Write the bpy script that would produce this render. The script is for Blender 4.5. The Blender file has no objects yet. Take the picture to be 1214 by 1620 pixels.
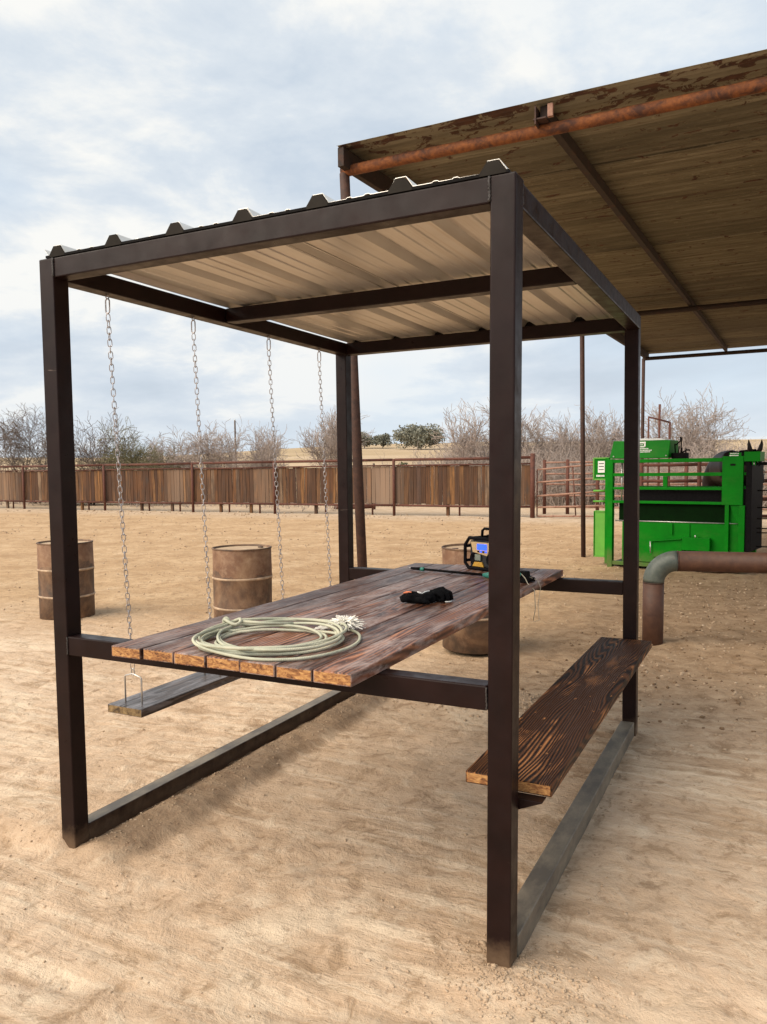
import bpy, bmesh, math, random
import numpy as np
from mathutils import Vector, Matrix, noise as mnoise
R = math.radians
random.seed(7); rng = np.random.default_rng(7)
S = bpy.context.scene
COL = S.collection

# ------------------------------------------------------------------ camera
W, L, H, T = 1.946, 2.507, 2.40, 0.0774          # shelter frame: width, depth, height, tube size
cam_d = bpy.data.cameras.new('camera'); cam = bpy.data.objects.new('camera', cam_d); COL.objects.link(cam)
yaw, pitch, roll = -.4715, -.0744, -.0115
fw = Vector((math.sin(yaw)*math.cos(pitch), math.cos(yaw)*math.cos(pitch), math.sin(pitch)))
rt = Vector((math.cos(yaw), -math.sin(yaw), 0)); up = rt.cross(fw)
r2 = rt*math.cos(roll)+up*math.sin(roll); u2 = -rt*math.sin(roll)+up*math.cos(roll)
M = Matrix((r2, u2, -fw)).transposed().to_4x4(); M.translation = Vector((2.6333, -2.2664, 1.5506))
cam.matrix_world = M
cam_d.sensor_fit = 'VERTICAL'; cam_d.sensor_height = 36; cam_d.lens = 1248.75/1620*36
cam_d.shift_x = (607-586.58)/1620; cam_d.shift_y = 27.05/1620
cam_d.clip_start = .05; cam_d.clip_end = 3000
S.camera = cam
S.view_settings.view_transform = 'Standard'; S.view_settings.look = 'None'
S.view_settings.exposure = 0.62; S.view_settings.gamma = 1

# ------------------------------------------------------------------ sky and sun
SUN_EL, SUN_AZ = R(42), R(215)      # azimuth clockwise from +Y: light from the front left of the shelter
wd = bpy.data.worlds.new('World'); S.world = wd; wd.use_nodes = True
nt = wd.node_tree; N = nt.nodes; Lk = nt.links
for n in list(N): N.remove(n)
def nd(tree, t, **k):
    n = tree.nodes.new(t)
    for a, b in k.items():
        if a.startswith('i_'): n.inputs[a[2:].replace('_', ' ')].default_value = b
        else: setattr(n, a, b)
    return n
out = nd(nt, 'ShaderNodeOutputWorld'); bg = nd(nt, 'ShaderNodeBackground'); bg.inputs[1].default_value = .098
sky = nd(nt, 'ShaderNodeTexSky', sky_type='NISHITA', sun_disc=False, sun_elevation=SUN_EL, sun_rotation=SUN_AZ)
sky.air_density = 1.0; sky.dust_density = 2.0
tc = nd(nt, 'ShaderNodeTexCoord'); sp = nd(nt, 'ShaderNodeSeparateXYZ'); Lk.new(tc.outputs['Generated'], sp.inputs[0])
def mth(op, a, b=None, tree=nt, c=None):
    n = tree.nodes.new('ShaderNodeMath'); n.operation = op
    for i, v in enumerate((a, b, c)):
        if v is None: continue
        if isinstance(v, (int, float)): n.inputs[i].default_value = v
        else: tree.links.new(v, n.inputs[i])
    return n.outputs[0]
zc = mth('ADD', mth('ABSOLUTE', sp.outputs[2]), .22)
cb = nd(nt, 'ShaderNodeCombineXYZ')
Lk.new(mth('DIVIDE', sp.outputs[0], zc), cb.inputs[0]); Lk.new(mth('DIVIDE', sp.outputs[1], zc), cb.inputs[1])
def wnoise(scale, det, rough, dist, off):
    mp = nd(nt, 'ShaderNodeMapping'); mp.inputs['Location'].default_value = off; Lk.new(cb.outputs[0], mp.inputs[0])
    n = nd(nt, 'ShaderNodeTexNoise'); n.inputs['Scale'].default_value = scale; n.inputs['Detail'].default_value = det
    n.inputs['Roughness'].default_value = rough; n.inputs['Distortion'].default_value = dist; Lk.new(mp.outputs[0], n.inputs[0])
    return n.outputs[0]
def ramp(tree, val, stops, interp='LINEAR'):
    n = tree.nodes.new('ShaderNodeValToRGB'); n.color_ramp.interpolation = interp
    e = n.color_ramp.elements
    while len(e) < len(stops): e.new(.5)
    for k, (p, c) in zip(e, stops):
        k.position = p; k.color = tuple(c)+(1,) if len(c) == 3 else c
    tree.links.new(val, n.inputs[0]); return n.outputs[0]
def mixc(tree, f, a, b, mode='MIX'):
    n = tree.nodes.new('ShaderNodeMix'); n.data_type = 'RGBA'; n.blend_type = mode
    for i, v in ((0, f), (6, a), (7, b)):
        if isinstance(v, (int, float)): n.inputs[i].default_value = v
        elif isinstance(v, tuple): n.inputs[i].default_value = v if len(v) == 4 else v+(1,)
        else: tree.links.new(v, n.inputs[i])
    return n.outputs[2]
n1 = wnoise(.85, 10, .6, .15, (3.1, 1.2, 0)); n2 = wnoise(.55, 4, .5, .2, (7.3, 4.4, 2)); n3 = wnoise(2.6, 8, .6, .5, (1.3, 9.4, 5))
# cloud brightness: grey blue bellies, white thin edges
shade = mth('ADD', mth('MULTIPLY', n1, .76), mth('MULTIPLY', n3, .24))
cl = ramp(nt, shade, [(.37, (3.35, 3.95, 4.65)), (.45, (4.0, 4.55, 5.2)), (.51, (4.9, 5.3, 5.7)), (.56, (6.5, 6.45, 6.2))])
sc = nt.nodes.new('ShaderNodeVectorMath')
thin = mixc(nt, .80, sky.outputs[0], (4.9, 5.9, 6.9))
cover = ramp(nt, n2, [(.36, (.15,)*3), (.56, (.95,)*3)])
col = mixc(nt, cover, thin, cl)
hz = ramp(nt, sp.outputs[2], [(0.0, (1, 1, 1)), (.24, (0, 0, 0))])
col = mixc(nt, mth('MULTIPLY', hz, .55), col, (5.2, 5.55, 5.9))
Lk.new(col, bg.inputs[0]); Lk.new(bg.outputs[0], out.inputs[0])
sd = bpy.data.lights.new('sun', 'SUN'); sun = bpy.data.objects.new('sun', sd); COL.objects.link(sun)
sd.energy = 3.2; sd.angle = R(60); sd.color = (1, .88, .72)
sv = Vector((math.sin(SUN_AZ)*math.cos(SUN_EL), math.cos(SUN_AZ)*math.cos(SUN_EL), math.sin(SUN_EL)))
sun.rotation_euler = sv.to_track_quat('Z', 'Y').to_euler()

# ------------------------------------------------------------------ materials
class Mat:
    def __init__(s, name, rough=.7, metal=0, spec=.5):
        s.m = bpy.data.materials.new(name); s.m.use_nodes = True; s.t = s.m.node_tree
        s.b = s.t.nodes['Principled BSDF']; s.b.inputs['Roughness'].default_value = rough
        s.b.inputs['Metallic'].default_value = metal; s.b.inputs['Specular IOR Level'].default_value = spec
        s.tc = s.t.nodes.new('ShaderNodeTexCoord'); s.oi = s.t.nodes.new('ShaderNodeObjectInfo')
    def co(s, scale=(1, 1, 1), rnd=0.0, src='Object'):
        v = s.tc.outputs[src]
        mp = s.t.nodes.new('ShaderNodeMapping'); mp.inputs['Scale'].default_value = scale; s.t.links.new(v, mp.inputs[0])
        if rnd:
            a = s.t.nodes.new('ShaderNodeVectorMath'); a.operation = 'SCALE'; a.inputs[0].default_value = (rnd, rnd*.7, rnd*1.3)
            s.t.links.new(s.oi.outputs['Random'], a.inputs['Scale']); s.t.links.new(a.outputs[0], mp.inputs['Location'])
        return mp.outputs[0]
    def wco(s, scale=(1, 1, 1)):
        g = s.t.nodes.new('ShaderNodeNewGeometry'); mp = s.t.nodes.new('ShaderNodeMapping')
        mp.inputs['Scale'].default_value = scale; s.t.links.new(g.outputs['Position'], mp.inputs[0]); return mp.outputs[0]
    def noise(s, co, scale, det=5, rough=.55, dist=0):
        n = s.t.nodes.new('ShaderNodeTexNoise'); n.inputs['Scale'].default_value = scale; n.inputs['Detail'].default_value = det
        n.inputs['Roughness'].default_value = rough; n.inputs['Distortion'].default_value = dist; s.t.links.new(co, n.inputs[0]); return n.outputs[0]
    def wave(s, co, scale, dist, dscale=1, det=2):
        n = s.t.nodes.new('ShaderNodeTexWave'); n.inputs['Scale'].default_value = scale; n.inputs['Distortion'].default_value = dist
        n.inputs['Detail'].default_value = det; n.inputs['Detail Scale'].default_value = dscale; s.t.links.new(co, n.inputs[0]); return n.outputs['Fac']
    def ramp(s, v, stops): return ramp(s.t, v, [(p, (c,)*3 if isinstance(c, (int, float)) else c) for p, c in stops])
    def mix(s, f, a, b, mode='MIX'): return mixc(s.t, f, a, b, mode)
    def math(s, op, a, b=None): return mth(op, a, b, s.t)
    def color(s, c):
        if isinstance(c, tuple): s.b.inputs[0].default_value = c+(1,)
        else: s.t.links.new(c, s.b.inputs[0])
        return s
    def rough(s, v): s.t.links.new(v, s.b.inputs['Roughness']); return s
    def bump(s, h, strength=.3, dist=.01):
        n = s.t.nodes.new('ShaderNodeBump'); n.inputs['Strength'].default_value = strength; n.inputs['Distance'].default_value = dist
        s.t.links.new(h, n.inputs['Height']); s.t.links.new(n.outputs[0], s.b.inputs['Normal']); return s

def plain(name, c, rough=.6, metal=0, var=.25, scale=8, bump=.1, bd=.003, spec=.5):
    m = Mat(name, rough, metal, spec); n = m.noise(m.co(rnd=9), scale, 6, .6)
    lo = tuple(x*(1-var) for x in c); hi = tuple(min(1, x*(1+var)) for x in c)
    m.color(m.ramp(n, [(.3, lo), (.7, hi)])); m.bump(m.noise(m.co(rnd=5), scale*9, 3), bump, bd); return m.m

# dark brown gloss paint of the frame
m = Mat('frame_paint', .36, 0, .16)
n = m.noise(m.co(rnd=11), 7, 6, .6); sc_ = m.noise(m.co((60, 60, 3), 7), 1, 4, .6)
c = m.ramp(n, [(.3, (.0080, .0032, .0030)), (.7, (.0150, .0062, .0056))])
zz_ = m.t.nodes.new('ShaderNodeSeparateXYZ'); m.t.links.new(m.wco(), zz_.inputs[0])
foot = m.ramp(m.math('ADD', zz_.outputs[2], m.math('MULTIPLY', m.noise(m.co(rnd=2), 11, 6, .7), .16)), [(.085, .55), (.17, 0)])
c = m.mix(foot, c, (.20, .13, .08))
c = m.mix(m.ramp(m.noise(m.co((3, 3, 40), 31), 1.5, 6, .7, 1.5), [(.70, 0), (.74, .5)]), c, (.16, .12, .10))
m.color(c); m.rough(m.ramp(m.noise(m.co(rnd=3), 14, 5, .6), [(.3, .27), (.7, .5)])); m.bump(sc_, .08, .002); M_frame = m.m
# the same paint with dust settled on it
m = Mat('dusty_frame_paint', .5)
f = m.ramp(m.noise(m.co((1, .45, 1), rnd=4), 7, 8, .72), [(.38, .12), (.68, .8)])
m.color(m.mix(f, (.06, .052, .045), (.30, .25, .18))); m.bump(m.noise(m.co(), 60, 4), .15, .002); M_frame_dust = m.m
M_weld = plain('weld_metal', (.03, .024, .022), .45, 0, .4, 60, .6, .004)

def charred(name, dark, warm, pale, grey, lo, hi, rough, freq=1.0, gw_=.5, spec=.5, dust_sheen=.7):
    m = Mat(name, rough, 0, spec)
    warp = m.noise(m.co((6, .8, 6), 13), 1.0, 2, .45, .15)
    s_ = m.t.nodes.new('ShaderNodeSeparateXYZ'); m.t.links.new(m.co((1, 1, 1)), s_.inputs[0])
    xx = m.math('ADD', m.math('MULTIPLY', s_.outputs[0], 105.0), m.math('MULTIPLY', warp, 22.0))
    xx = m.math('ADD', xx, m.math('MULTIPLY', s_.outputs[2], 40.0))
    xx = m.math('ADD', xx, m.math('MULTIPLY', m.oi.outputs['Random'], 31.0))
    g = m.math('ADD', m.math('MULTIPLY', m.math('SINE', m.math('MULTIPLY', xx, 3.2*freq)), .5), .5)
    fine = m.noise(m.co((130, 4, 60), 5), 1, 4, .6)
    lines = m.math('ADD', m.math('MULTIPLY', g, gw_), m.math('MULTIPLY', fine, 1-gw_))
    patch = m.noise(m.co((6, 1.15, 6), 21), 1.5, 5, .6, .5)
    burn = m.ramp(patch, [(lo, 1.0), (hi, 0.0)])
    light = m.ramp(lines, [(.25, dark), (.6, warm), (.9, pale)])
    body = m.ramp(lines, [(.3, tuple(x*.75 for x in dark)), (.8, tuple(a*.5+b*.5 for a, b in zip(dark, warm)))])
    c = m.mix(burn, light, body)
    dust = m.ramp(m.noise(m.co((9, 2.2, 9), 33), 1.6, 7, .7, .6), [(.46, 0.0), (.64, dust_sheen)])  # grey dust that also paints in the tabletop's pale sky sheen
    c = m.mix(dust, c, grey)
    c = m.mix(1.0, c, m.ramp(m.oi.outputs['Random'], [(0, .55), (.5, 1.0), (1, 1.7)]), 'MULTIPLY')
    spk = m.ramp(m.noise(m.co((22, 9, 22), 12), 2, 3, .6), [(.67, 0), (.72, .7)])
    c = m.mix(spk, c, pale)
    m.color(c); m.rough(m.ramp(fine, [(.3, rough-.1), (.7, rough+.15)])); m.bump(lines, .3, .003); return m.m
M_table = charred('charred_stained_wood', (.036, .013, .008), (.19, .070, .034), (.42, .20, .105), (.36, .29, .27), .42, .62, .42, 1.0, .45, .4, .6)
M_bench = charred('charred_grain_wood', (.014, .0050, .0028), (.20, .070, .022), (.56, .24, .085), (.20, .13, .09), .50, .60, .55, 1.5, .72, .25, .08)
M_seat = charred('weathered_dark_wood', (.022, .015, .013), (.07, .045, .035), (.16, .12, .10), (.26, .25, .27), .42, .66, .36)
m = Mat('board_end_grain', .7)
n = m.noise(m.co((26, 26, 60), 17), 1.2, 6, .7, 1.2)
m.color(m.ramp(n, [(.34, (.05, .016, .005)), (.45, (.25, .10, .03)), (.60, (.48, .25, .085)), (.8, (.66, .42, .18))])); m.bump(n, .3, .003); M_end = m.m
m = Mat('weathered_end_grain', .8)
n = m.noise(m.co((30, 30, 30), 3), 1.2, 6, .7, 1)
m.color(m.ramp(n, [(.35, (.04, .022, .010)), (.5, (.22, .14, .06)), (.7, (.34, .24, .11))])); M_end2 = m.m

# coated roof sheet
m = Mat('cream_roof_sheet', .42, .12, .5)
n = m.noise(m.co((1.2, 1.2, 1)), 1.4, 6, .6); st = m.noise(m.co((30, .7, 1)), 1, 4, .6)
c = m.ramp(n, [(.3, (.62, .585, .53)), (.7, (.76, .73, .68))])
c = m.mix(m.ramp(st, [(.5, 0), (.75, .35)]), c, (.42, .30, .17)); m.color(c); m.b.inputs['Metallic'].default_value = .55; m.b.inputs['Roughness'].default_value = .33; M_sheet = m.m
m = Mat('sheet_rib_steel', .5, .2); m.color(m.ramp(m.noise(m.co((2, 1, 2)), 3, 5), [(.3, (.30, .25, .18)), (.7, (.42, .36, .27))])); M_rib = m.m

# old shed roof, rusted
def rusty(name, base, base2, rust, dark, lo, hi, scale, stretch=(1, 1, 1), rough=.75, metal=0.0, bump=.3):
    m = Mat(name, rough, metal)
    n = m.noise(m.co(stretch, 6), scale, 8, .68, .5); k = m.noise(m.co(stretch, 16), scale*3.1, 6, .65); b = m.noise(m.co(stretch, 3), scale*.35, 3, .5)
    c = m.mix(m.ramp(k, [(.35, 0), (.65, 1)]), base, base2)
    c = m.mix(m.ramp(m.math('ADD', m.math('MULTIPLY', n, .72), m.math('MULTIPLY', b, .28)), [(lo, 0), (hi, 1)]), c, rust)
    c = m.mix(m.ramp(m.math('ADD', m.math('MULTIPLY', k, .6), m.math('MULTIPLY', n, .4)), [(.58, 0), (.66, .9)]), c, dark)
    m.color(c); m.bump(k, bump, .004); return m.m
M_shed = rusty('rust_stained_shed_sheet', (.17, .135, .075), (.235, .19, .115), (.10, .034, .014), (.035, .014, .008), .56, .61, 1.5, (.55, 3.2, 1), .7)
m = Mat('weathered_shed_sheet', .72)
s1n = m.noise(m.wco((.5, 6, 1)), 1.6, 7, .66, .3); s2n = m.noise(m.wco((1.6, 3.4, 1)), 2.2, 9, .72, .8); s3n = m.noise(m.wco((5, 9, 1)), 2.4, 6, .7); s4n = m.noise(m.wco((.28, 9, 1)), 1.7, 5, .7, .3)
gp = m.t.nodes.new('ShaderNodeNewGeometry'); sy = m.t.nodes.new('ShaderNodeSeparateXYZ'); m.t.links.new(gp.outputs['Position'], sy.inputs[0])
front = m.ramp(m.math('MULTIPLY', sy.outputs[1], .1), [(.36, 1), (.50, 0)])
c = m.ramp(s1n, [(.28, (.066, .052, .030)), (.5, (.135, .112, .068)), (.72, (.24, .210, .145))])
c = m.mix(m.ramp(s3n, [(.58, 0), (.72, .55)]), c, (.30, .27, .18))
c = m.mix(1.0, c, m.ramp(m.oi.outputs['Random'], [(0, .62), (.5, .95), (1, 1.0)]), 'MULTIPLY')
c = m.mix(m.math('MULTIPLY', front, .45), c, (.33, .29, .20))
c = m.mix(m.ramp(s4n, [(.60, 0), (.68, .8)]), c, (.055, .026, .012))
c = m.mix(m.ramp(m.math('ADD', s2n, m.math('MULTIPLY', front, .105)), [(.60, 0), (.615, .95)]), c, m.ramp(s3n, [(.35, (.030, .010, .005)), (.65, (.085, .028, .012))]))
m.color(c); m.bump(s3n, .3, .004); M_shed = m.m
M_rustpipe = rusty('orange_rust_pipe', (.11, .030, .006), (.23, .072, .014), (.05, .015, .006), (.025, .009, .005), .48, .60, 9, (1, 1, 1), .8)
M_darkrust = rusty('dark_rust_pipe', (.034, .014, .009), (.065, .026, .015), (.024, .009, .006), (.012, .006, .005), .5, .62, 8, (1, 1, 1), .75)
M_rafter = rusty('dark_rusted_channel', (.016, .008, .005), (.028, .013, .007), (.05, .017, .007), (.006, .004, .003), .52, .62, 6, (1, 1, 1), .8)
M_bigpipe = rusty('brown_rust_big_pipe', (.056, .021, .011), (.088, .036, .018), (.036, .012, .006), (.022, .009, .006), .54, .64, 5, (1, 1, 1), .62)
M_elbow = rusty('grey_green_elbow', (.055, .068, .058), (.10, .112, .090), (.11, .055, .030), (.04, .028, .018), .54, .66, 6, (1, 1, 1), .5)
M_fencepipe = rusty('red_brown_fence_pipe', (.075, .021, .012), (.12, .041, .023), (.05, .016, .010), (.028, .011, .008), .5, .62, 6, (1, 1, 1), .8)
M_corral = rusty('pinkish_corral_pipe', (.24, .12, .085), (.34, .20, .14), (.12, .04, .026), (.06, .025, .018), .52, .62, 5, (1, 1, 1), .8)

# steel drums
m = Mat('rusted_drum_steel', .68, .15)
s_ = m.t.nodes.new('ShaderNodeSeparateXYZ'); m.t.links.new(m.tc.outputs['Object'], s_.inputs[0])
n = m.noise(m.co((1, 1, 1), 19), 3.2, 8, .65, .5); k = m.noise(m.co((1, 1, 1), 9), 13, 6, .7)
c = m.ramp(n, [(.30, (.085, .036, .018)), (.48, (.16, .078, .040)), (.62, (.23, .130, .070)), (.78, (.36, .24, .145))])
c = m.mix(m.ramp(k, [(.45, 0), (.7, .45)]), c, (.36, .24, .15))
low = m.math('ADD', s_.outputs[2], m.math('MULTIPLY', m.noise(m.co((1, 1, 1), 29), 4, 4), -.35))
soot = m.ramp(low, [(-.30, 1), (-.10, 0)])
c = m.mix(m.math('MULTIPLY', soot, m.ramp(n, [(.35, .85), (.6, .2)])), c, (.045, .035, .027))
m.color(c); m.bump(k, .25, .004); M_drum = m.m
m = Mat('dusty_drum_lid', .85); m.color(m.ramp(m.noise(m.co((1, 1, 1), 5), 5, 7, .6), [(.3, (.34, .23, .14)), (.7, (.50, .37, .24))])); M_lid = m.m
M_hoop = plain('worn_hoop', (.38, .27, .18), .7, 0, .4, 14)

M_chain = plain('galvanised_chain', (.42, .40, .41), .36, .85, .25, 30, .1, .001)
M_steel = plain('bright_steel', (.55, .53, .50), .38, .8, .2, 20)
M_green = Mat('green_gloss_enamel', .42, 0, .10)
g = M_green; nn = g.noise(g.co((1, 1, 1), 4), 5, 6, .6)
dst = g.ramp(g.noise(g.co((1, 1, 2), 7), 2.4, 7, .68), [(.55, 0), (.8, .15)])
gz = g.t.nodes.new('ShaderNodeSeparateXYZ'); g.t.links.new(g.wco(), gz.inputs[0])
dst = g.math('ADD', dst, g.ramp(g.math('ADD', gz.outputs[2], g.math('MULTIPLY', g.noise(g.co((1, 1, 1), 9), 6, 7, .7), .5)), [(.28, .65), (.55, 0)]))
g.color(g.mix(dst, g.ramp(nn, [(.3, (.001, .150, .004)), (.7, (.002, .205, .006))]), (.15, .13, .06))); M_green = g.m
M_lime = plain('lime_green_panel', (.10, .34, .03), .45, 0, .15, 5)  # lighter yellow-green than the main chute enamel
M_black = plain('matt_black', (.007, .006, .006), .6, 0, .4, 20, spec=.05)
M_rubber = plain('black_rubber', (.008, .007, .008), .55, 0, .4, 30, spec=.05)
M_white = plain('white_print', (.78, .79, .76), .5, 0, .06, 10)
M_yellow = plain('yellow_plastic', (.62, .34, .04), .45, 0, .15, 20)
M_tan = plain('tan_plastic', (.60, .42, .22), .5, 0, .15, 20)
M_grille = plain('dark_speaker_cloth', (.02, .02, .022), .7, 0, .3, 80)
M_teal = plain('teal_plastic', (.03, .21, .16), .45, 0, .15, 20)
M_cord = plain('pale_cord', (.46, .42, .32), .7, 0, .2, 40)
m = Mat('blue_lcd', .3); m.color((.02, .05, .4)); m.b.inputs['Emission Color'].default_value = (.02, .10, 1, 1); m.b.inputs['Emission Strength'].default_value = 1.1; M_lcd = m.m
m = Mat('pale_green_rope', .8)
w_ = m.wave(m.co((1, 1, 1)), 60, 2, 4)
m.color(m.ramp(m.noise(m.co((1, 1, 1)), 6, 5, .6), [(.3, (.30, .32, .24)), (.5, (.46, .46, .35)), (.75, (.60, .56, .42))])); m.bump(w_, .4, .002); M_rope = m.m
M_fray = plain('frayed_white_fibre', (.88, .85, .78), .9, 0, .1, 30)
M_cloth = plain('black_fleece', (.006, .006, .007), .95, 0, .5, 60, .8, .004, .1)
M_orange = plain('orange_trim', (.75, .22, .10), .7, 0, .1, 20)

# fence boards, one colour each
m = Mat('weathered_fence_board', .85, 0, .25)
rn = m.oi.outputs['Random']
li = m.t.nodes.new('ShaderNodeMapping'); m.t.links.new(m.oi.outputs['Location'], li.inputs[0]); li.inputs['Scale'].default_value = (.16, 0, 0)
zone = m.noise(li.outputs[0], 1.6, 2)
g1 = m.noise(m.co((16, 16, 1.1), 40), 1, 6, .65)
c = m.ramp(rn, [(0, (.085, .042, .024)), (.25, (.17, .078, .034)), (.45, (.065, .033, .022)), (.62, (.13, .070, .040)), (.80, (.26, .125, .045)), (.93, (.10, .058, .042)), (1, (.28, .19, .12))])
c = m.mix(m.ramp(g1, [(.36, .85), (.62, 0)]), c, (.050, .027, .017))
bl = m.noise(m.co((5, 5, 2.2), 50), 1, 4, .6)
c = m.mix(m.ramp(bl, [(.5, 0), (.75, .7)]), c, (.055, .042, .035))
c = m.mix(m.ramp(zone, [(.52, 0), (.70, .7)]), c, (.34, .24, .17))
m.color(c); m.bump(g1, .4, .01); M_board = m.m
M_bark = plain('grey_bark', (.085, .062, .048), .9, 0, .35, 8)
M_twigd = plain('dark_twigs', (.15, .112, .09), .9, 0, .3, 3)
M_twigp = plain('pale_bare_twigs', (.36, .29, .25), .9, 0, .3, 1.2)
M_twigg = plain('olive_lichen_twigs', (.17, .15, .075), .9, 0, .4, 2)
def leafm(name, a, b, sc=3):
    m = Mat(name, .75, 0, .25); m.color(m.ramp(m.noise(m.co((1, 1, 1)), sc, 4), [(.3, a), (.7, b)])); return m.m
M_leaf = leafm('dull_green_leaves', (.045, .060, .022), (.11, .125, .048))
M_far = leafm('far_oak_leaves', (.15, .15, .115), (.24, .235, .18), .5)
M_coat = Mat('dark_bay_coat', .5, 0, .25)
g = M_coat; g.color(g.ramp(g.noise(g.co((1, 1, 1)), 2.5, 4), [(.35, (.005, .004, .004)), (.75, (.020, .010, .008))])); M_coat = g.m

# ground
m = Mat('dry_dirt', .93, 0, .2)
wc = m.wco()
a = m.noise(wc, .55, 6, .62, .4); b = m.noise(wc, 2.6, 8, .66, .6); k = m.noise(wc, 17, 6, .7); kk = m.noise(wc, 85, 4, .7)
sx = m.t.nodes.new('ShaderNodeSeparateXYZ'); m.t.links.new(wc, sx.inputs[0])
X, Y = sx.outputs[0], sx.outputs[1]
c = m.ramp(a, [(.30, (.475, .330, .215)), (.52, (.57, .410, .278)), (.72, (.64, .480, .345))])
c = m.mix(m.ramp(b, [(.36, .3), (.50, 0)]), c, (.43, .290, .180))
# pale scraped streaks, dragged roughly along x+y
dm = m.t.nodes.new('ShaderNodeMapping'); m.t.links.new(wc, dm.inputs[0]); dm.inputs['Rotation'].default_value = (0, 0, R(-38)); dm.inputs['Scale'].default_value = (.8, 12, 1)
dr = m.noise(dm.outputs[0], 1.1, 6, .65, .5)
dmask = m.ramp(m.noise(wc, .9, 4, .6, .5), [(.42, .2), (.54, 1)])
c = m.mix(m.math('MULTIPLY', dmask, m.ramp(dr, [(.50, 0), (.60, .55)])), c, (.74, .60, .44))
c = m.mix(m.math('MULTIPLY', dmask, m.ramp(dr, [(.36, .6), (.46, 0)])), c, (.36, .235, .135))
f5 = m.noise(wc, 5.5, 10, .74, .5)
c = m.mix(m.ramp(f5, [(.53, 0), (.66, .55)]), c, (.70, .57, .42))
c = m.mix(m.ramp(f5, [(.38, .8), (.465, 0)]), c, (.335, .220, .130))
c = m.mix(m.ramp(m.noise(m.wco(), 1.3, 5, .6, .8), [(.56, 0), (.68, .5)]), c, (.74, .60, .44))
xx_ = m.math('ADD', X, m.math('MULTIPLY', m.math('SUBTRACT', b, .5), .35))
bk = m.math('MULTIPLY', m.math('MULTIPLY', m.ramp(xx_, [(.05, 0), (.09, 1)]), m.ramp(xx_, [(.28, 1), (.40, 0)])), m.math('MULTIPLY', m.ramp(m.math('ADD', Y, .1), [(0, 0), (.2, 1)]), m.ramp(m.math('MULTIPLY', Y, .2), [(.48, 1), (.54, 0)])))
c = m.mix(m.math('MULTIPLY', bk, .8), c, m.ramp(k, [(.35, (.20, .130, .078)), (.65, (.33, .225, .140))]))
# tilled arena soil further out
yw = m.math('ADD', Y, m.math('MULTIPLY', a, 2.5))
ar = m.ramp(m.math('MULTIPLY', yw, .05), [(.20, 0), (.30, 1)])
soil = m.ramp(m.noise(wc, 1.2, 7, .72, .4), [(.32, (.35, .215, .112)), (.55, (.49, .33, .19)), (.72, (.58, .42, .265))])
soil = m.mix(m.ramp(m.noise(wc, 6.5, 7, .75), [(.40, .6), (.5, 0)]), soil, (.30, .185, .095))
c = m.mix(ar, c, soil)
# darker brown earth right of the shelter, beneath the shed roof
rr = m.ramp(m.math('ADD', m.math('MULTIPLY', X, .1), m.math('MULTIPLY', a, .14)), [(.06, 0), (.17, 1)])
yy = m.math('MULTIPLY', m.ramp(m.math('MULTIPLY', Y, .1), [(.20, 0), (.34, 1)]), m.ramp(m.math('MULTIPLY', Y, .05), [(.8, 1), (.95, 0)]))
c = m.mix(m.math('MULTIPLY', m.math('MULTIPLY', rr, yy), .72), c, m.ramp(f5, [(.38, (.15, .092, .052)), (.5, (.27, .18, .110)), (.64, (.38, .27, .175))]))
# pale strip along the far fence, tan grass beyond
fs = m.ramp(m.math('MULTIPLY', yw, .02), [(.405, 0), (.45, 1)])
c = m.mix(fs, c, m.ramp(b, [(.35, (.42, .30, .19)), (.65, (.56, .43, .31))]))
gr = m.ramp(m.math('MULTIPLY', yw, .01), [(.29, 0), (.40, 1)])
grass = m.ramp(m.noise(m.wco((.6, 2, 1)), .035, 8, .65), [(.32, (.30, .22, .12)), (.5, (.42, .31, .19)), (.7, (.48, .37, .25))])
c = m.mix(gr, c, grass)
c = m.mix(m.ramp(k, [(.33, .6), (.45, 0)]), c, (.30, .19, .115))
c = m.mix(m.ramp(kk, [(.60, 0), (.78, .4)]), c, (.66, .52, .37))
m.color(c)
hh = m.math('ADD', m.math('MULTIPLY', f5, 1.3), m.math('ADD', m.math('MULTIPLY', k, .75), m.math('MULTIPLY', kk, .10)))
dm2 = m.t.nodes.new('ShaderNodeMapping'); m.t.links.new(wc, dm2.inputs[0]); dm2.inputs['Rotation'].default_value = (0, 0, R(-24)); dm2.inputs['Scale'].default_value = (1.6, 46, 1)
fine_s = m.noise(dm2.outputs[0], 1.0, 4, .6, .15)
smk = m.math('MULTIPLY', m.ramp(m.noise(wc, 1.1, 3, .5, .3), [(.44, 0), (.56, 1)]), m.ramp(m.math('MULTIPLY', Y, .1), [(.25, 1), (.40, 0)]))
hh = m.math('ADD', hh, m.math('MULTIPLY', m.math('MULTIPLY', dr, dmask), .5)); hh = m.math('ADD', hh, m.math('MULTIPLY', m.math('MULTIPLY', fine_s, smk), .32))
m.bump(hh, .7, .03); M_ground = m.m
m = Mat('dirt_clod', .95, 0, .15)
m.color(m.ramp(m.noise(m.wco(), 3.5, 6, .7), [(.3, (.26, .18, .115)), (.5, (.42, .305, .205)), (.75, (.54, .42, .31))])); m.bump(m.noise(m.wco(), 90, 4), .5, .006); M_clod = m.m
m = Mat('dark_clod', .95, 0, .15)
m.color(m.ramp(m.noise(m.wco(), 6, 5, .7), [(.3, (.10, .062, .036)), (.7, (.27, .175, .105))])); M_dung = m.m

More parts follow.
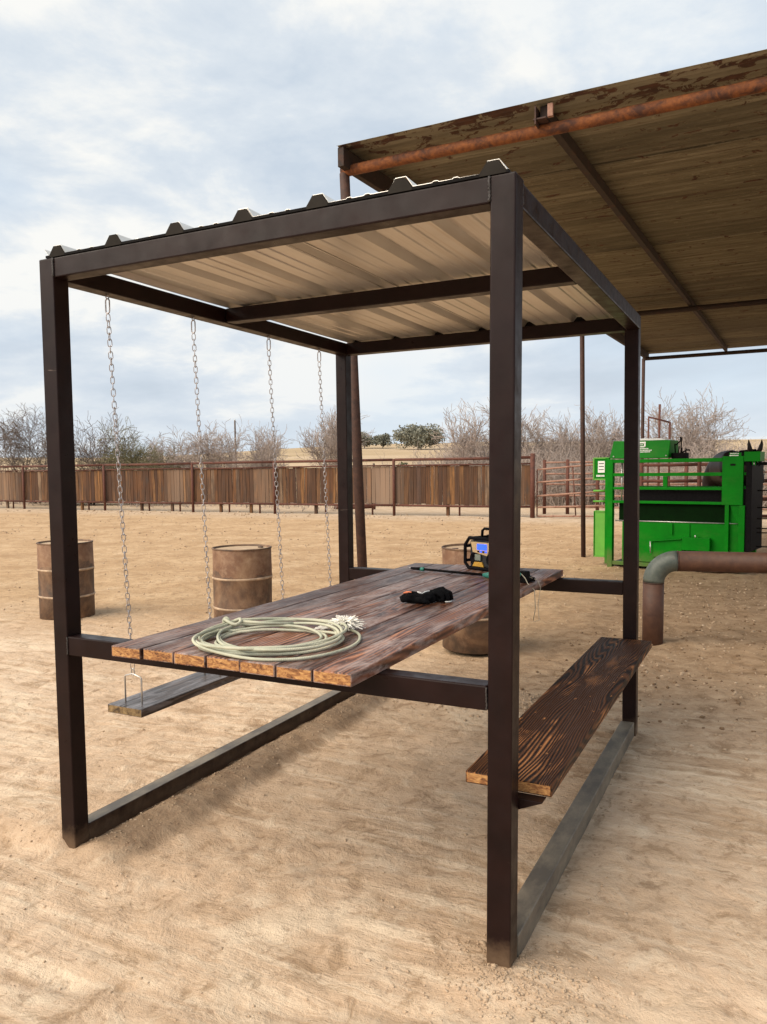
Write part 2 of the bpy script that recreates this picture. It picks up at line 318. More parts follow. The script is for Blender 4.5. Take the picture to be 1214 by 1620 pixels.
# ------------------------------------------------------------------ builders
def empty(name, loc, label, cat, rz=0, group=None):
    o = bpy.data.objects.new(name, None); COL.objects.link(o); o.location = loc; o.rotation_euler = (0, 0, rz); o.empty_display_size = .1
    o['label'] = label; o['category'] = cat
    if group: o['group'] = group
    return o
def tag(o, label=None, cat=None, group=None, kind=None):
    for k, v in (('label', label), ('category', cat), ('group', group), ('kind', kind)):
        if v: o[k] = v
    return o
def link(name, me, parent=None, loc=(0, 0, 0)):
    o = bpy.data.objects.new(name, me); COL.objects.link(o)
    if parent: o.parent = parent
    o.location = loc; return o
PO = {}
def mesh(name, vs, fs, mats, parent=None, smooth=False, midx=None, centre=True):
    """vs in the space of the TOP-LEVEL parent (or the world); origin moved to the middle of the piece"""
    vs = np.asarray(vs, float).reshape(-1, 3)
    off = (vs.min(0)+vs.max(0))/2 if centre else np.zeros(3)
    me = bpy.data.meshes.new(name); me.from_pydata((vs-off).tolist(), [], fs)
    for mt in (mats if isinstance(mats, (list, tuple)) else [mats]): me.materials.append(mt)
    if midx is not None: me.polygons.foreach_set('material_index', np.asarray(midx, dtype=np.int32))
    if smooth: me.polygons.foreach_set('use_smooth', [True]*len(me.polygons))
    me.update()
    base = np.array(PO.get(parent.name, (0, 0, 0))) if parent else np.zeros(3)
    o = link(name, me, parent, tuple(off-base)); PO[o.name] = tuple(off); return o
def bevel_mesh(o, w, seg=2):
    bm = bmesh.new(); bm.from_mesh(o.data)
    bmesh.ops.bevel(bm, geom=bm.edges[:], offset=w, segments=seg, affect='EDGES', profile=.6); bm.to_mesh(o.data); bm.free(); return o
BF = [(0, 3, 2, 1), (4, 5, 6, 7), (0, 1, 5, 4), (1, 2, 6, 5), (2, 3, 7, 6), (3, 0, 4, 7)]
def hexa(name, c8, mats, parent=None, bev=.003, midx=None, seg=2):
    o = mesh(name, c8, BF, mats, parent, midx=midx)
    if bev: bevel_mesh(o, bev, seg)
    return o
def box(name, x0, x1, y0, y1, z0, z1, mats, parent=None, bev=.003, midx=None, seg=2):
    return hexa(name, [(x0, y0, z0), (x1, y0, z0), (x1, y1, z0), (x0, y1, z0), (x0, y0, z1), (x1, y0, z1), (x1, y1, z1), (x0, y1, z1)], mats, parent, bev, midx, seg)
def tube_data(pts, rad, n=10, closed=False, cap=True):
    P = [Vector(p) for p in pts]; rad = rad if isinstance(rad, (list, tuple, np.ndarray)) else [rad]*len(P)
    vs, fs = [], []; m_ = len(P); prev = None
    for i, p in enumerate(P):
        if closed: t = (P[(i+1) % m_]-P[i-1]).normalized()
        else: t = (P[min(i+1, m_-1)]-P[max(i-1, 0)]).normalized()
        if prev is None: prev = t.orthogonal().normalized()
        u = (prev-t*prev.dot(t)); u = u.normalized() if u.length > 1e-6 else t.orthogonal().normalized(); v = t.cross(u); prev = u
        for k in range(n):
            a = 2*math.pi*k/n; vs.append(tuple(p+(u*math.cos(a)+v*math.sin(a))*rad[i]))
    rng_ = m_ if closed else m_-1
    for i in range(rng_):
        j = (i+1) % m_
        for k in range(n): fs.append((i*n+k, i*n+(k+1) % n, j*n+(k+1) % n, j*n+k))
    if cap and not closed: fs.append(tuple(range(n))[::-1]); fs.append(tuple((m_-1)*n+k for k in range(n)))
    return vs, fs
def tube(name, pts, rad, mat, parent=None, n=10, closed=False, smooth=True):
    v, f = tube_data(pts, rad, n, closed); return mesh(name, v, f, mat, parent, smooth=smooth)
def join(parts):
    vs, fs, k = [], [], 0
    for v, f in parts: vs += list(v); fs += [tuple(i+k for i in q) for q in f]; k += len(v)
    return vs, fs
def lathe(name, prof, mat, parent=None, n=40, at=(0, 0, 0), smooth=True):
    vs, fs = [], []
    for r_, z in prof:
        for k in range(n): a = 2*math.pi*k/n; vs.append((at[0]+r_*math.cos(a), at[1]+r_*math.sin(a), at[2]+z))
    for i in range(len(prof)-1):
        for k in range(n): fs.append((i*n+k, i*n+(k+1) % n, (i+1)*n+(k+1) % n, (i+1)*n+k))
    return mesh(name, vs, fs, mat, parent, smooth=smooth)
def root(name, loc, *a, **k):
    o = empty(name, loc, *a, **k); PO[o.name] = tuple(loc) if not k.get('local') else (0, 0, 0); return o

# ------------------------------------------------------------------ ground sheet
def vnoise(x, y, seed):
    xi = np.floor(x).astype(np.int64); yi = np.floor(y).astype(np.int64); fx = x-xi; fy = y-yi
    def h(a, b):
        v = (a*374761393+b*668265263+seed*1442695041) & 0x7fffffff; v = ((v ^ (v >> 13))*1274126177) & 0x7fffffff; return ((v ^ (v >> 16)) & 0xffff)/65535.0
    sx_, sy_ = fx*fx*(3-2*fx), fy*fy*(3-2*fy)
    return (h(xi, yi)*(1-sx_)+h(xi+1, yi)*sx_)*(1-sy_)+(h(xi, yi+1)*(1-sx_)+h(xi+1, yi+1)*sx_)*sy_
def fbm(x, y, sc, oct_, seed=1):
    o = 0; a = 1; t = 0
    for i in range(oct_): o = o+a*vnoise(x*sc*2**i+17*i, y*sc*2**i+31*i, seed+i); t += a; a *= .55
    return o/t-.5
def sstep(a, b, x): t = np.clip((x-a)/(b-a), 0, 1); return t*t*(3-2*t)
PR = []
_r = random.Random(12)
for _k in range(620):
    _x, _y = _r.uniform(-2.3, 3.5), _r.uniform(-1.6, 4.3)
    if -.12 < _x < .42 and -.1 < _y < 2.6: continue
    PR.append((_x, _y, _r.uniform(0, 6.28), _r.uniform(.028, .062), _r.uniform(.003, .0085)))
def gh(x, y):
    shp = np.shape(x); x = np.atleast_1d(np.asarray(x, float)).ravel(); y = np.broadcast_to(np.atleast_1d(np.asarray(y, float)).ravel(), x.shape)
    return gh_(x, y).reshape(shp) if shp else gh_(x, y)[0]
def gh_(x, y):
    x = np.asarray(x, float); y = np.asarray(y, float)
    d = np.hypot(x-2.6, y+2.3)
    z = .035*fbm(x, y, .7, 3, 5)+.012*fbm(x, y, 3.2, 3, 9)+.016*fbm(x, y, 13, 2, 23)+.009*fbm(x, y, 31, 1, 29)
    cx_, cy_ = x*.8+y*.6, -x*.6+y*.8
    z = z*sstep(.0, .8, d) + .008*fbm(cx_*.8, cy_*7, 1.2, 2, 41)*(1-sstep(4, 7, y))
    z = z+sstep(3.5, 6, y)*(1-sstep(24, 30, y))*(.05*fbm(x, y, 2.2, 3, 61)+.03*fbm(x, y, 7, 2, 71))
    ins = sstep(-.1, .03, y)*(1-sstep(L-.05, L+.15, y))
    # dirt banked against the left skid: level with its top outside, a short slope inside
    lo = (1-sstep(.0, .05, x))*sstep(-1.4, -.05, x)*ins*.066
    bank = sstep(.03, .045, x)*((1-sstep(.28, .36+.10*fbm(y, y*0, 3, 2, 15), x))*.036*sstep(.07, .17, x)+.008*(1-sstep(.07, .33, x)))*ins*(1+.9*fbm(x, y, 6, 3, 91))
    z = z+lo+bank
    # ridge of loose earth behind the shelter, small heap at the near right post
    z = z+.06*np.exp(-((y-L-.22-.12*fbm(x, x*0, 1.5, 2, 7))/.16)**2)*sstep(.1, .4, x)*(1-sstep(1.2, 1.7, x))
    z = z+.035*np.exp(-(((x-1.95)/.22)**2+((y+.05)/.16)**2))
    if PR is not None:
        for (px0, py0, a_, s_, dpt) in PR:
            ca, sa = math.cos(a_), math.sin(a_); m_ = (abs(x-px0) < .16) & (abs(y-py0) < .16)
            if not m_.any(): continue
            u_ = ((x[m_]-px0)*ca+(y[m_]-py0)*sa)/s_; v_ = (-(x[m_]-px0)*sa+(y[m_]-py0)*ca)/s_
            q_ = np.hypot(u_, v_*1.25); z[m_] += dpt*(-np.exp(-((q_-.7)/.28)**2)*(u_ > -.45)+.75*np.exp(-((q_-1.35)/.25)**2)*(.5+.5*np.tanh(u_*2)))
    # keep it flat beneath skids and posts
    z = z-.012
    # faint wheel ruts, lower left to lower right
    q = (y+.55)-.28*(x-1.0)-.12*(x-1)**2
    z = z-.012*np.exp(-(q/.05)**2)*sstep(-.6, .2, x)*(1-sstep(1.6, 2.2, x))
    far = sstep(60, 300, d)
    ang = np.arctan2(x-2.6, y+2.3)
    z = z+far*(6.7+4.2*sstep(-.85, -.45, ang)+1.8*fbm(x, y, .012, 3, 77)*2)
    return z
def axis(lo, hi, st, far_lo, far_hi, g=1.07):
    a = list(np.arange(lo, hi+1e-6, st)); s = st
    while a[-1] < far_hi: s *= g; a.append(a[-1]+s)
    s = st
    while a[0] > far_lo: s *= g; a.insert(0, a[0]-s)
    return np.array(a)
ax_, ay_ = axis(-2.4, 3.6, .026, -520, 520), axis(-1.6, 4.4, .026, -60, 620)
GX, GY = np.meshgrid(ax_, ay_); GZ = gh(GX, GY)
nx, ny = len(ax_), len(ay_)
vs = np.stack([GX.ravel(), GY.ravel(), GZ.ravel()], 1)
I = (np.arange(ny-1)[:, None]*nx+np.arange(nx-1)[None, :]).ravel()
F = np.stack([I, I+1, I+nx+1, I+nx], 1)
me = bpy.data.meshes.new('ground'); me.vertices.add(len(vs)); me.vertices.foreach_set('co', vs.ravel())
me.loops.add(F.size); me.loops.foreach_set('vertex_index', F.ravel().astype(np.int32)); me.polygons.add(len(F))
me.polygons.foreach_set('loop_start', np.arange(0, F.size, 4, dtype=np.int32)); me.polygons.foreach_set('use_smooth', [True]*len(F))
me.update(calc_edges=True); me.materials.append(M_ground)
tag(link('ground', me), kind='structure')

def scatter(name, pts, sizes, mat, label_kind='stuff', sub=1, seed=3, flat=.7):
    bm = bmesh.new(); bmesh.ops.create_icosphere(bm, subdivisions=sub, radius=1); bv = np.array([v.co[:] for v in bm.verts]); bf = np.array([[v.index for v in f.verts] for f in bm.faces]); bm.free()
    rg = np.random.default_rng(seed); n = len(pts); V = []
    al = np.repeat(bv[None], n, 0)*(1+.22*(rg.random((n, len(bv), 3))-.5)*2)
    for _ in range(7):
        nrm = rg.normal(size=(n, 1, 3)); nrm /= np.linalg.norm(nrm, axis=2, keepdims=True); dd_ = (al*nrm).sum(2, keepdims=True); cut = .45+.3*rg.random((n, 1, 1)); al = al-nrm*np.maximum(dd_-cut, 0)
    al *= np.stack([1+.5*(rg.random(n)-.5), 1+.5*(rg.random(n)-.5), flat*(1+.4*(rg.random(n)-.5))], 1)[:, None, :]
    a = rg.random(n)*6.283; ca, sa = np.cos(a)[:, None], np.sin(a)[:, None]
    x = al[..., 0]*ca-al[..., 1]*sa; y = al[..., 0]*sa+al[..., 1]*ca
    al = np.stack([x, y, al[..., 2]], 2)*np.asarray(sizes)[:, None, None]
    al += np.asarray(pts)[:, None, :]
    fs = (bf[None]+np.arange(n)[:, None, None]*len(bv)).reshape(-1, 3)
    me = bpy.data.meshes.new(name); v = al.reshape(-1, 3); me.vertices.add(len(v)); me.vertices.foreach_set('co', v.ravel())
    me.loops.add(fs.size); me.loops.foreach_set('vertex_index', fs.ravel().astype(np.int32)); me.polygons.add(len(fs))
    me.polygons.foreach_set('loop_start', np.arange(0, fs.size, 3, dtype=np.int32)); me.update(calc_edges=True); me.materials.append(mat)
    return tag(link(name, me), kind=label_kind)
def onground(x, y, s, sink=.08):
    return np.stack([x, y, gh(x, y)+np.asarray(s)*sink], 1)
def clods():
    P, Z = [], []
    def add(n, fx, fy, lo, hi, pw=3, seed=0):
        rg = np.random.default_rng(seed); x = fx(rg, n); y = fy(rg, n); s = lo+(hi-lo)*rg.random(n)**pw; P.append(onground(x, y, s)); Z.append(s)
    U = lambda a, b: (lambda rg, n: a+(b-a)*rg.random(n))
    G = lambda a, b: (lambda rg, n: a+b*rg.standard_normal(n))
    add(5200, U(-2.4, 3.4), U(-1.7, 4.0), .0012, .009, 4, 1)
    add(2600, G(1.98, .14), G(-.05, .11), .0008, .0075, 3.5, 2); add(26, G(2.0, .13), G(-.07, .09), .006, .013, 1.5, 22)       # heap at the near right post
    add(900, G(.0, .3), G(-.35, .3), .0008, .0065, 3.5, 3)
    add(1500, U(.2, 1.5), G(L+.2, .16), .003, .018, 3, 4)          # ridge behind
    add(900, G(.18, .07), U(.05, 2.4), .0015, .009, 3, 5)          # along the left skid
    add(300, G(W+.10, .09), U(0, 2.4), .002, .009, 2.5, 6)
    add(3500, U(-9, 1), U(3.5, 12), .004, .020, 3, 7)
    add(3800, U(1.2, 4.5), U(2.2, 9.5), .003, .021, 3.5, 8)
    add(3000, U(-24, 2), U(10, 21), .008, .036, 3, 9)
    add(500, U(-34, -4), G(21.6, .6), .02, .07, 3, 10)
    return np.concatenate(P), np.concatenate(Z)
p_, z_ = clods(); scatter('dirt_clods', p_, z_, M_clod)
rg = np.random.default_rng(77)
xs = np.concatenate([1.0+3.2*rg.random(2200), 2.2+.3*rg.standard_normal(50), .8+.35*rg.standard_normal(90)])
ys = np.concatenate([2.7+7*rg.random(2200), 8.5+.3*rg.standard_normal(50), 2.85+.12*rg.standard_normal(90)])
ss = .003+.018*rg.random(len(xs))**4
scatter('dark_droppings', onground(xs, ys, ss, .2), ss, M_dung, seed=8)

# ------------------------------------------------------------------ the covered picnic table
G0 = -.03
pt = root('covered_picnic_table', (W/2, L/2, 0), 'dark brown steel frame with corrugated roof, charred plank table and side bench', 'picnic table')
def post(xb, yb, xt, yt, zb):
    c = [(xb, yb, zb), (xb+T, yb, zb), (xb+T, yb+T, zb), (xb, yb+T, zb), (xt, yt, H), (xt+T, yt, H), (xt+T, yt+T, H), (xt, yt+T, H)]
    return hexa('post', c, M_frame, pt, .006, seg=3)
post(.004, 0, .010, 0, -.05); post(W-T-.002, 0, W-T+.012, 0, -.05)
post(W-T+.010, L-T, W-T-.004, L-T, -.05); post(-.008, L-T, -.012, L-T, -.05)
e = .0015
box('top_beam', T+.012, W-T+.010, e, T-e, H-T, H-e, M_frame, pt, .005)
box('top_beam', T-.010, W-T-.006, L-T+e, L-e, H-T, H-e, M_frame, pt, .005)
box('top_beam', .000+e, T-e, T+.002, L-T-.002, H-T, H-e*2, M_frame, pt, .005)
box('top_beam', W-T+e+.006, W-e+.006, T+.002, L-T-.002, H-T, H-e*2, M_frame, pt, .005)
box('middle_beam', T+.002, W-T+.004, 1.115, 1.115+.072, H-T+.004, H-e*2, M_frame, pt, .005)
hr = .8886
box('table_rail', T+.006, W-T-.000, e, T-e, hr-T, hr, M_frame, pt, .005)
box('table_rail', T-.008, W-T+.004, L-T+e, L-e, hr-T, hr, M_frame, pt, .005)
box('skid', .003+e, T+.003-e, T+.002, L-T-.002, -.02, .068, [M_frame, M_frame_dust], pt, .006, [0, 1, 0, 0, 0, 0], seg=3)
box('skid', W-T+.003, W-e+.003, T+.002, L-T-.002, -.012, .072, [M_frame_dust, M_frame_dust], pt, .006, seg=3)
# weld beads
def bead(p0, p1, r_=.0042):
    n = 14; pts = [Vector(p0).lerp(Vector(p1), i/(n-1))+Vector((random.uniform(-.001, .001),)*3) for i in range(n)]
    tube('weld_bead', pts, [r_*(.7+.6*(i % 2)) for i in range(n)], M_weld, pt, 6)
bead((T+.012, -.001, H-T+.004), (T+.012, -.001, H-.004)); bead((W-T+.010, -.001, H-T+.004), (W-T+.010, -.001, H-.004))
bead((W+.008, T+.001, H-T+.004), (W+.008, T+.001, H-.004)); bead((W-.003, L-T, H-T+.004), (W-.003, L-T, H-.004))
bead((T+.006, -.001, hr-T+.004), (T+.006, -.001, hr-.004), .003); bead((W-T, -.001, hr-T+.004), (W-T, -.001, hr-.004), .003)
# roof: two R-panel sheets, ribs 296 mm apart
ribs = [.112+.296*i for i in range(7)]
def profile(x0, x1, z0):
    pr_ = [(x0, z0)]
    for i, r_ in enumerate(ribs):
        if x0 <= r_-.03 and r_+.03 <= x1:
            pr_ += [(r_-.041, z0), (r_-.018, z0+.033), (r_+.018, z0+.033), (r_+.041, z0)]
        for q in (.115, .180):
            if x0 < r_+q < x1-.02 and r_+q < ribs[-1] : pr_ += [(r_+q-.012, z0), (r_+q-.006, z0+.004), (r_+q+.006, z0+.004), (r_+q+.012, z0)]
    pr_.append((x1, z0)); return pr_
def sheet(x0, x1, y0, y1, z0, left_up=False):
    pf = profile(x0, x1, z0)
    if left_up: pf = [(x0-.022, z0+.027)]+pf
    ys_ = np.linspace(y0, y1, 9); vs, fs, mi = [], [], []; m_ = len(pf)
    for k, y in enumerate(ys_):
        for x, z in pf: vs.append((x, y, z+.0012*math.sin(y*5+x*9)))
    n0 = len(vs)
    for k, y in enumerate(ys_):
        for x, z in pf: vs.append((x, y, z+.0016+.0012*math.sin(y*5+x*9)))
    for k in range(len(ys_)-1):
        for i in range(m_-1):
            a_ = k*m_+i; fs.append((a_, a_+m_, a_+m_+1, a_+1)); fs.append((n0+a_, n0+a_+1, n0+a_+m_+1, n0+a_+m_))
    for i in range(m_-1):
        fs.append((i, i+1, n0+i+1, n0+i)); q = (len(ys_)-1)*m_+i; fs.append((q+1, q, n0+q, n0+q+1))
    return mesh('roof_sheet', vs, fs, M_sheet, pt)
s1 = sheet(.062, 1.035, .004, L+.05, H+.0085, True); s2 = sheet(.965, 1.935, .006, L+.048, H+.0115)
# washers screws through the sheets into the beams
# foam closures fill the open rib ends front and back
M_foam = plain('grey_foam', (.024, .021, .018), .9, spec=.1)
for yc in (-.001, L+.02):
    for r_ in ribs:
        q = [(r_-.040, H+.001), (r_-.040, H+.010), (r_-.0165, H+.041), (r_+.0165, H+.041), (r_+.040, H+.010), (r_+.040, H+.001)]
        mesh('rib_closure', [(x, yc, z) for x, z in q]+[(x, yc+.02, z) for x, z in q],
             [tuple(range(6)), tuple(11-k for k in range(6))]+[(k, 6+k, 6+(k+1) % 6, (k+1) % 6) for k in range(6)], M_foam, pt)
    box('closure_strip', .05, W-.01, yc+.0005, yc+.018, H+.0005, H+.0095, M_black, pt, 0)
scr = [lathe('roof_screw', [(0, .004), (.004, .004), (.005, 0), (.009, -.001), (.009, -.0035), (0, -.0035)], M_steel, s1, 8, (.255, .05, H+.0145))]
for i in range(7):
    for y in (.04, 1.15, L-.04):
        if i == 0 and y == .04: continue
        x = .255+.296*i
        if x > W-.05: continue
        c_ = bpy.data.objects.new('roof_screw', scr[0].data); COL.objects.link(c_); pr__ = s1 if x < 1.0 else s2; c_.parent = pr__
        b_ = PO[pr__.name]; c_.location = (x-b_[0], y-b_[1], H+.0145+(0 if pr__ is s1 else .003)-b_[2])
# table boards
TB0, TBW = .512, .1415
for i in range(7):
    x0 = TB0+i*TBW; g_ = .0028+(.003 if i in (2, 5) else 0)
    yo = random.uniform(-.006, .006); zz = random.uniform(0, .0018)
    box('table_board', x0+g_, x0+TBW-.0012, -.182+yo, 2.545+random.uniform(-.008, .008), hr+.001, hr+.041+zz, [M_table, M_end], pt, .004, [0, 0, 1, 0, 1, 0])
box('table_cleat', 1.33, 1.47, T+.02, T+.075, hr-.05, hr-.0005, M_table, pt, .003)
# bench on angle brackets welded to the posts
bz = .56
box('bench_board', 1.752, 2.038, T+.052, L-T-.006, bz-.040, bz, [M_bench, M_end], pt, .0045, [0, 0, 1, 0, 1, 0])
for y in (T+.004, L-T-.058):
    v = [(W-T+.012, y, bz-.105), (W-T+.012, y+.05, bz-.105), (W+.075, y+.05, bz-.044), (W+.075, y, bz-.044), (W-T+.012, y, bz-.0405), (W-T+.012, y+.05, bz-.0405), (W+.075, y+.05, bz-.0405), (W+.075, y, bz-.0405)]
    hexa('bench_bracket', [v[i] for i in (0, 3, 2, 1, 4, 7, 6, 5)], M_frame, pt, .002)

# ------------------------------------------------------------------ swings hung from the left beam
LN, LR = .030, .0034
def link_data():
    a_, s_ = .0085, .0085; pts = []
    for k in range(5): t = math.pi*k/4; pts.append((a_*math.cos(t), 0, s_+a_*math.sin(t)))
    for k in range(5): t = math.pi+math.pi*k/4; pts.append((a_*math.cos(t), 0, -s_+a_*math.sin(t)))
    return tube_data(pts, LR*.62, 5, closed=True)
lv, lf = link_data(); lme = bpy.data.meshes.new('chain_link'); lme.from_pydata(lv, [], lf); lme.materials.append(M_chain)
lme.polygons.foreach_set('use_smooth', [True]*len(lme.polygons))
def swing(y0, y1, seat_y0, seat_y1, dy, label):
    sw = root('hanging_swing', (.05, (seat_y0+seat_y1)/2, .48), label, 'swing', group='plank swings hung from the left beam')
    box('seat', -.052, .152, seat_y0, seat_y1, .462, .50, [M_seat, M_end2], sw, .003, [0, 0, 1, 0, 1, 0])
    for y, yb in ((y0, y0+dy), (y1, y1+dy)):
        top = Vector((.04, y, H-T)); bot = Vector((.05, yb, .662))
        # eye bolt and quick link at the top make the chain's own mesh
        ql = []
        for k in range(7): t = math.pi*k/6; ql.append((.04+.011*math.cos(t), y, H-T-.028+.011*math.sin(t)))
        for k in range(7): t = math.pi+math.pi*k/6; ql.append((.04+.011*math.cos(t), y, H-T-.068+.011*math.sin(t)))
        eye = [(.04, y+.009*math.cos(t), H-T-.009+.009*math.sin(t)) for t in np.linspace(0, 6.283, 11)[:-1]]
        ch = mesh('chain', *join([tube_data(ql, .0032, 6, True), tube_data(eye, .0026, 5, True)]), M_chain, sw, True)
        a_ = top+Vector((0, 0, -.085)); d_ = bot-a_; n = int(d_.length/.0265); rot = Vector((0, 0, -1)).rotation_difference(d_.normalized())
        b_ = Vector(PO[ch.name])
        for k in range(n):
            o = bpy.data.objects.new('link', lme); COL.objects.link(o); o.parent = ch
            o.location = a_+d_*((k+.5)/n)-b_
            o.rotation_mode = 'QUATERNION'; o.rotation_quaternion = rot @ Matrix.Rotation(math.pi/2*(k % 2)+R(32)+random.uniform(-.3, .3), 3, 'Z').to_quaternion()
            o.scale = (1, 1, (d_.length/n)/.0265)
        # wire hanger: a U with bolts through the seat, snap at its top
        hg = [(.0, yb, .448), (.0, yb, .618), (.004, yb, .624), (.045, yb, .636), (.055, yb, .636), (.096, yb, .624), (.10, yb, .618), (.10, yb, .448)]
        snap = [(.05+.008*math.cos(t), yb, .646+.016*math.sin(t)) for t in np.linspace(0, 6.283, 13)[:-1]]
        mesh('hanger', *join([tube_data(hg, .0038, 6), tube_data(snap, .003, 6, True)]), M_steel, sw, True)
swing(.33, .90, .335, 1.10, .065, 'plank swing nearest the viewer, its end and wire hanger showing below the table')
swing(1.561, 2.127, 1.50, 2.30, .09, 'plank swing nearest the far post, only its two chains showing above the table')

# ------------------------------------------------------------------ things on the table
TZ = hr+.0428
def rope():
    r0 = root('coiled_rope', (1.03, .1, TZ), 'coiled pale green lariat rope with a white frayed tassel at its end', 'rope')
    cx_, cy_ = 1.02, .105; pts = []; rg = random.Random(4)
    loops = [(.255, 0, 0, 0), (.215, .032, -.03, .006), (.185, -.040, .030, .010), (.262, .018, .02, .020), (.19, -.05, -.045, .022), (.245, .03, .01, .030), (.272, -.018, .016, .038)]
    st = R(160); n = 56
    for li_, (rr_, ox, oy, z) in enumerate(loops):
        nx_ = loops[min(li_+1, len(loops)-1)]
        for k in range(n):
            f_ = k/n; f3 = f_*f_*(3-2*f_); a_ = st+f_*2*math.pi
            r_ = (rr_*(1-f3)+nx_[0]*f3)*(1+.075*math.sin(2*a_+li_*1.9)+.02*math.sin(3*a_+li_)); o_ = (ox*(1-f3)+nx_[1]*f3, oy*(1-f3)+nx_[2]*f3); zz = (z*(1-f3)+nx_[3]*f3)
            x = cx_+o_[0]+r_*math.cos(a_)*1.0; y = cy_+o_[1]+r_*math.sin(a_)
            x = min(x, 1.275); pts.append((x, max(y, -.172), TZ+.0062+zz*.62+.004*math.sin(3*a_+li_)))
    # tail runs round the near side and ends at the tassel
    a0 = st
    tail = [(.815, -.06), (.86, -.14), (.96, -.168), (1.08, -.170), (1.18, -.160), (1.27, -.10), (1.32, -.0), (1.335, .12), (1.31, .23), (1.25, .33), (1.16, .40)]
    last = pts[-1]
    for k, (x, y) in enumerate(tail): pts.append((x, y, TZ+.0066+max(0, .034-.012*k)))
    def cr(p, m_=4):
        o = []
        for i in range(len(p)-1):
            p0, p1, p2, p3 = [Vector(p[max(0, min(len(p)-1, i+j))]) for j in (-1, 0, 1, 2)]
            for s_ in range(m_):
                t = s_/m_; o.append(tuple(.5*((2*p1)+(-p0+p2)*t+(2*p0-5*p1+4*p2-p3)*t*t+(-p0+3*p1-3*p2+p3)*t**3)))
        return o+[p[-1]]
    k0 = 7*n
    pts = pts[:k0]+cr(pts[k0-1:], 6)[1:]
    tube('rope', pts, .0056, M_rope, r0, 8)
    # honda knot: a small eye with a wrapped loop
    kx, ky, kz = .79, .17, TZ+.045
    kn = [(kx+.035*math.cos(t), ky+.022*math.sin(t), kz+.008*math.sin(2*t)) for t in np.linspace(0, 6.283, 17)[:-1]]
    kn2 = [(kx-.03+.013*math.cos(t), ky, kz-.002+.013*math.sin(t)) for t in np.linspace(0, 6.283, 13)[:-1]]
    mesh('knot', *join([tube_data(kn, .0066, 7, True), tube_data(kn2, .006, 7, True), tube_data([(kx+.03, ky+.01, kz), (kx+.10, ky+.06, kz-.01), (kx+.2, ky+.12, kz-.014)], .0064, 7)]), M_rope, r0, True)
    ex, ey, ez = 1.16, .40, TZ+.010; parts = []
    for k in range(420):
        a_ = rg.uniform(0, 6.283); b_ = rg.uniform(.05, 1.2); l_ = rg.uniform(.035, .078)
        d_ = Vector((math.cos(a_)*math.cos(b_), math.sin(a_)*math.cos(b_)*1.0, math.sin(b_)*.75))
        bend = Vector((rg.uniform(-.4, .4), rg.uniform(-.4, .4), -.55)); p0 = Vector((ex, ey, ez+.008))
        p1 = p0+d_*l_*.5; p2 = p0+d_*l_+bend*l_*.35; p2.z = max(p2.z, TZ+.001)
        parts.append(tube_data([p0, p1, p2], [.0022, .0026, .0018], 3))
    # the looser wisp lying to the left of the tuft
    for k in range(60):
        p0 = Vector((ex-.02, ey-.02, ez)); d_ = Vector((-1, -.05+rg.uniform(-.5, .35), 0)).normalized()*rg.uniform(.04, .10)
        parts.append(tube_data([p0, p0+d_*.5+Vector((0, 0, rg.uniform(0, .012))), p0+d_+Vector((0, 0, -.006))], .0022, 3))
    mesh('tassel', *join(parts), M_fray, r0)
rope()

def glove():
    gl = root('black_glove', (1.19, 1.13, TZ), 'crumpled black fleece glove with an orange trim and a white strap lying on the boards', 'glove')
    bm = bmesh.new()
    for (x, y, z, rx, ry, rz, az) in ((1.145, 1.07, .026, .058, .042, .028, .4), (1.20, 1.10, .024, .052, .036, .026, .9), (1.245, 1.17, .030, .052, .040, .030, .7), (1.118, 1.085, .020, .03, .026, .02, 0)):
        bmesh.ops.create_icosphere(bm, subdivisions=4, radius=1, matrix=Matrix.Translation((x, y, TZ+z)) @ Matrix.Rotation(az, 4, 'Z') @ Matrix.Diagonal((rx, ry, rz, 1)))
    # fingers folded in under the palm
    for v in bm.verts:
        n_ = mnoise.fractal(v.co*22, 1, 2, 3)*.014+mnoise.noise(v.co*60)*.004
        v.co += v.normal*n_ if v.normal.length else Vector(); v.co.z = max(v.co.z, TZ+.0004)
    me = bpy.data.meshes.new('palm'); bm.to_mesh(me); bm.free(); me.materials.append(M_cloth); me.polygons.foreach_set('use_smooth', [True]*len(me.polygons))
    b_ = Vector(PO[gl.name]); me.transform(Matrix.Translation(-b_)); link('palm', me, gl)
    fg = []
    for k, (x, y) in enumerate(((1.27, 1.20), (1.285, 1.175), (1.28, 1.145), (1.262, 1.125))):
        fg.append(tube_data([(x-.05, y-.02, TZ+.03), (x-.02, y-.005, TZ+.048), (x+.008, y+.006, TZ+.036), (x+.012, y+.01, TZ+.014), (x-.006, y+.002, TZ+.008)], [.011, .0125, .0125, .0115, .008], 8))
    mesh('fingers', *join(fg), M_cloth, gl, True)
    tube('thumb', [(1.17, 1.055, TZ+.02), (1.195, 1.035, TZ+.024), (1.225, 1.035, TZ+.018), (1.245, 1.045, TZ+.010)], [.012, .0125, .011, .007], M_cloth, gl, 8)
    tube('orange_trim', [(1.105, 1.065, TZ+.044), (1.125, 1.055, TZ+.051), (1.150, 1.052, TZ+.053)], [.004, .0055, .004], M_orange, gl, 6)
    tube('white_strap', [(1.176, 1.062, TZ+.055), (1.195, 1.076, TZ+.046), (1.198, 1.098, TZ+.051), (1.215, 1.115, TZ+.054)], .0032, M_white, gl, 6)
    tube('cuff_edge', [(1.285, 1.135, TZ+.004), (1.30, 1.15, TZ+.003), (1.305, 1.165, TZ+.004)], .003, M_white, gl, 5)
glove()

